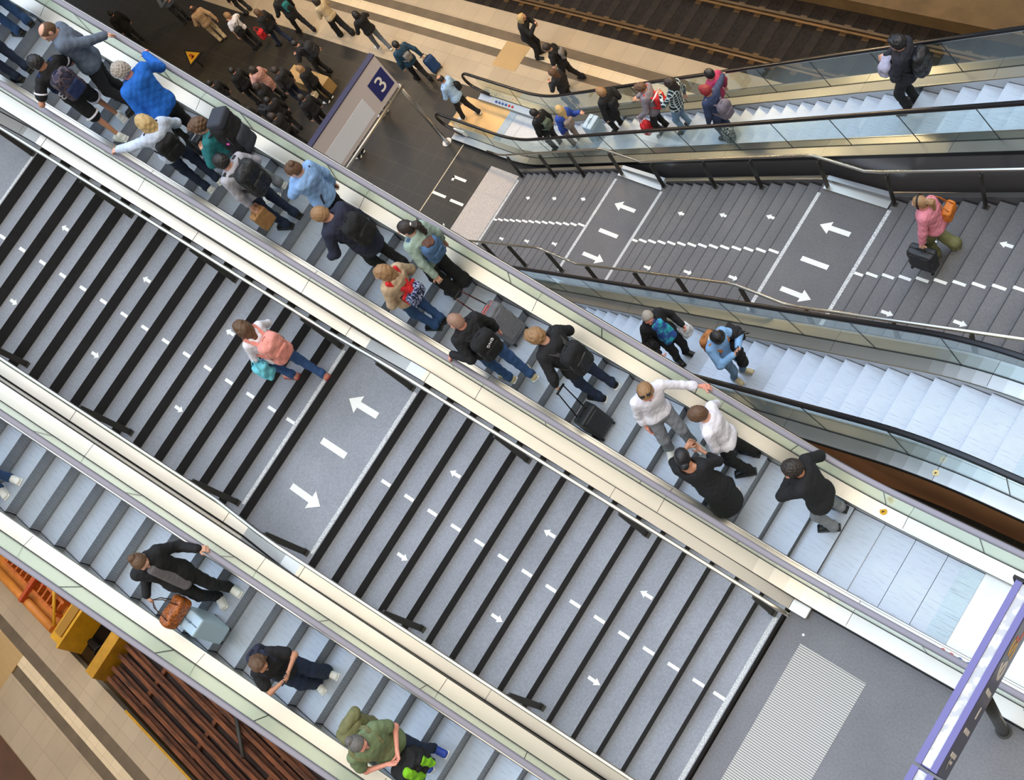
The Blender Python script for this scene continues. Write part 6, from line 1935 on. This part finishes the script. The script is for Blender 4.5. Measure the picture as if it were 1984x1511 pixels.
# the crowd
stander('person in a black hooded jacket and grey jeans on the beige edge', 21.02, -10.36, -10, lean=(0.06, 0.0), top=('hoodie', c_black), bottom=('jeans', cloth('washed_grey_denim', (96, 104, 116))), shoes=s_white, hair=('long', 'black'), arms=('hold', 'phone'), feet=WALK)
stander('person in a beige top and flared black trousers on the beige edge', 22.86, -10.42, 0, lean=(0.12, 0.0), top=('sweater', c_tshirtb), bottom=('wide', c_black), shoes=s_white, hair=('long', 'dark'), female=True, arms=('belly', 'front'), feet=WALK)
J = stander('person in a long black coat striding on the beige edge', 24.55, -10.12, 0, 1.70, lean=(0.22, -0.05), top=('coat', c_black, 0.70), bottom=('trousers', c_black), hair=('short', 'dark'), feet=((0.3, 0.08, 0), (-0.32, -0.08, 0.05)), arms=('hold', 'down'))
backpack(J, 'teal and black backpack on the long black coat', c_teal, (0.06, 0.11, 0.15), 1.16, c_black)
stander('person in a charcoal jacket walking behind the long black coat', 25.12, -9.52, 10, lean=(-0.06, 0.0), top=('jacket', c_black2), bottom=('jeans', c_jeansd), hair=('long', 'brown'), female=True, feet=WALK)
J = stander('person in a white t-shirt with a black bag and red carrier', 26.22, -9.10, 0, top=('tee', c_white), bottom=('trousers', c_black), hair=('thick', 'light'), arms=('down', 'phone'))
bag('black bag slung on the white t-shirt in the crowd', 'shoulder_bag', 'bag', J['at'](-0.18, 0.14, 1.0, 0.4), (0.10, 0.13, 0.17), c_black, J['Rb'], handles=J['sh'][1] + np.array([0, 0, 0.08]), q=pq)
bag('red carrier bag beside the white t-shirt in the crowd', 'carrier_bag', 'bag', (25.86, -9.38, ZP + 0.42), (0.10, 0.13, 0.16), c_red, handles=(25.95, -9.35, ZP + 0.75), q=pq)
stander('person in a sand coloured jacket with rolled trousers in the crowd', 28.05, -8.94, -15, top=('jacket', c_sandc), bottom=('trousers', c_tshirtb), hair=('bald', 'dark'), skin='tan', arms=('hold', 'pull'))
stander('person in a blue grey jacket at the top edge of the crowd', 30.55, -9.16, 170, lean=(-0.1, 0), top=('jacket', c_greyj), bottom=('trousers', c_black2), hair=('short', 'brown'), arms=('front', 'phone'))
stander('person in black nearest the top left, beside the escalator handrail', 32.10, -7.84, 0, lean=(-0.1, 0), top=('coat', c_black), bottom=('trousers', c_black), hair=('short', 'black'))
stander('person in a black jacket standing on the beige edge at the top', 27.75, -10.16, 10, top=('jacket', c_black), bottom=('trousers', c_black2), hair=('short', 'dark'))
J = stander('person with dark hair in a dusty pink coat in the crowd', 23.62, -7.74, 20, top=('coat', c_pinkc, 0.6), bottom=('trousers', c_black), hair=('long', 'dark'), female=True, arms=('phone', 'hold'))
stander('person in black next to the dusty pink coat', 24.44, -7.42, 0, lean=(0, -0.05), top=('jacket', c_black), bottom=('trousers', c_black), hair=('short', 'black'), shoes=s_bw)
J = stander('person in black bending over a big dark travel bag', 22.50, -9.02, 25, lean=(0.16, 0.06), top=('jacket', c_black), bottom=('trousers', c_black), hair=('short', 'black'), nod=0.5, arms=('front', 'pull'))
backpack(J, 'large black travel rucksack on the bent figure in the crowd', c_black2, (0.11, 0.16, 0.25), 1.16)
J = stander('person with long fair hair and white shoes in dark clothes', 21.80, -8.26, 15, top=('jacket', c_black), bottom=('trousers', c_black), shoes=s_white, hair=('long', 'light'), female=True, nod=0.3, arms=('lug', 'front'))
bag('pale handbag carried by the figure with long fair hair', 'handbag', 'bag', J['wr'][0] + np.array([0, 0, -0.20]), (0.07, 0.13, 0.10), mat('pale_leather', (196, 184, 156), 0.5), J['Rb'], handles=J['wr'][0] + np.array([0, 0, -0.03]), q=pq)
stander('person in dark clothes standing behind the platform sign, white shoes', 19.30, -7.05, 20, top=('jacket', c_black), bottom=('trousers', c_black), shoes=s_white, hair=('short', 'black'))
stander('person in dark clothes beside the upper end of the platform sign', 19.45, -8.46, 10, top=('jacket', c_black2), bottom=('trousers', c_black), shoes=s_white, hair=('short', 'black'))
stander('person in black at the middle of the dark crowd', 23.00, -7.30, 30, top=('coat', c_black), bottom=('trousers', c_black2), hair=('long', 'dark'), female=True, shoes=s_bw)
stander('person in black at the lower edge of the dark crowd by the escalator', 22.20, -7.00, -5, top=('jacket', c_black), bottom=('trousers', c_black), hair=('short', 'black'))
stander('person in charcoal just below the dusty pink coat', 22.70, -7.95, 10, top=('hoodie', c_black2), bottom=('jeans', c_jeansd), hair=('thick', 'dark'))
stander('person in black between the crowd and the platform sign', 21.0, -7.45, 0, top=('jacket', c_black), bottom=('trousers', c_black), hair=('short', 'dark'), shoes=s_white)
stander('person in black at the left end of the dark crowd', 25.0, -6.85, 10, top=('jacket', c_black), bottom=('trousers', c_black), hair=('short', 'black'))
stander('person in a dark coat just behind the escalator handrail below the crowd', 24.0, -6.55, 20, top=('coat', c_black), bottom=('trousers', c_black), hair=('long', 'dark'), female=True)
stander('person in dark clothes with a pale collar low in the crowd', 23.0, -6.45, 0, top=('jacket', c_black2), bottom=('trousers', c_black), hair=('short', 'dark'))
stander('person in black nearest the lower end of the platform sign in the crowd', 21.6, -6.62, 15, top=('jacket', c_black), bottom=('trousers', c_black), hair=('thick', 'dark'))
suitcase('black suitcase standing in the dark crowd', (23.45, -7.05, ZP), 100, L_black_shell, (0.12, 0.18, 0.30), 0.0, group='luggage', q=pq)
suitcase('dark suitcase at the right of the crowd by the platform sign', (20.6, -7.9, ZP), 60, L_black_shell, (0.12, 0.18, 0.28), 0.0, group='luggage', q=pq)
m = MB().box(21.9, 23.6, -8.75, -8.25, ZP, ZP + 0.45)
t = thing('bench', 'pale wooden bench block among the dark crowd', 'bench', (22.8, -8.5, ZP))
obj('seat_block', m, mat('pale_bench_wood', (186, 150, 96), 0.6, var=(3, 0.1)), t)
obj('bench_plinth', MB().box(22.0, 23.5, -8.7, -8.3, ZP - 0.001, ZP + 0.05), M_BLACK, t)
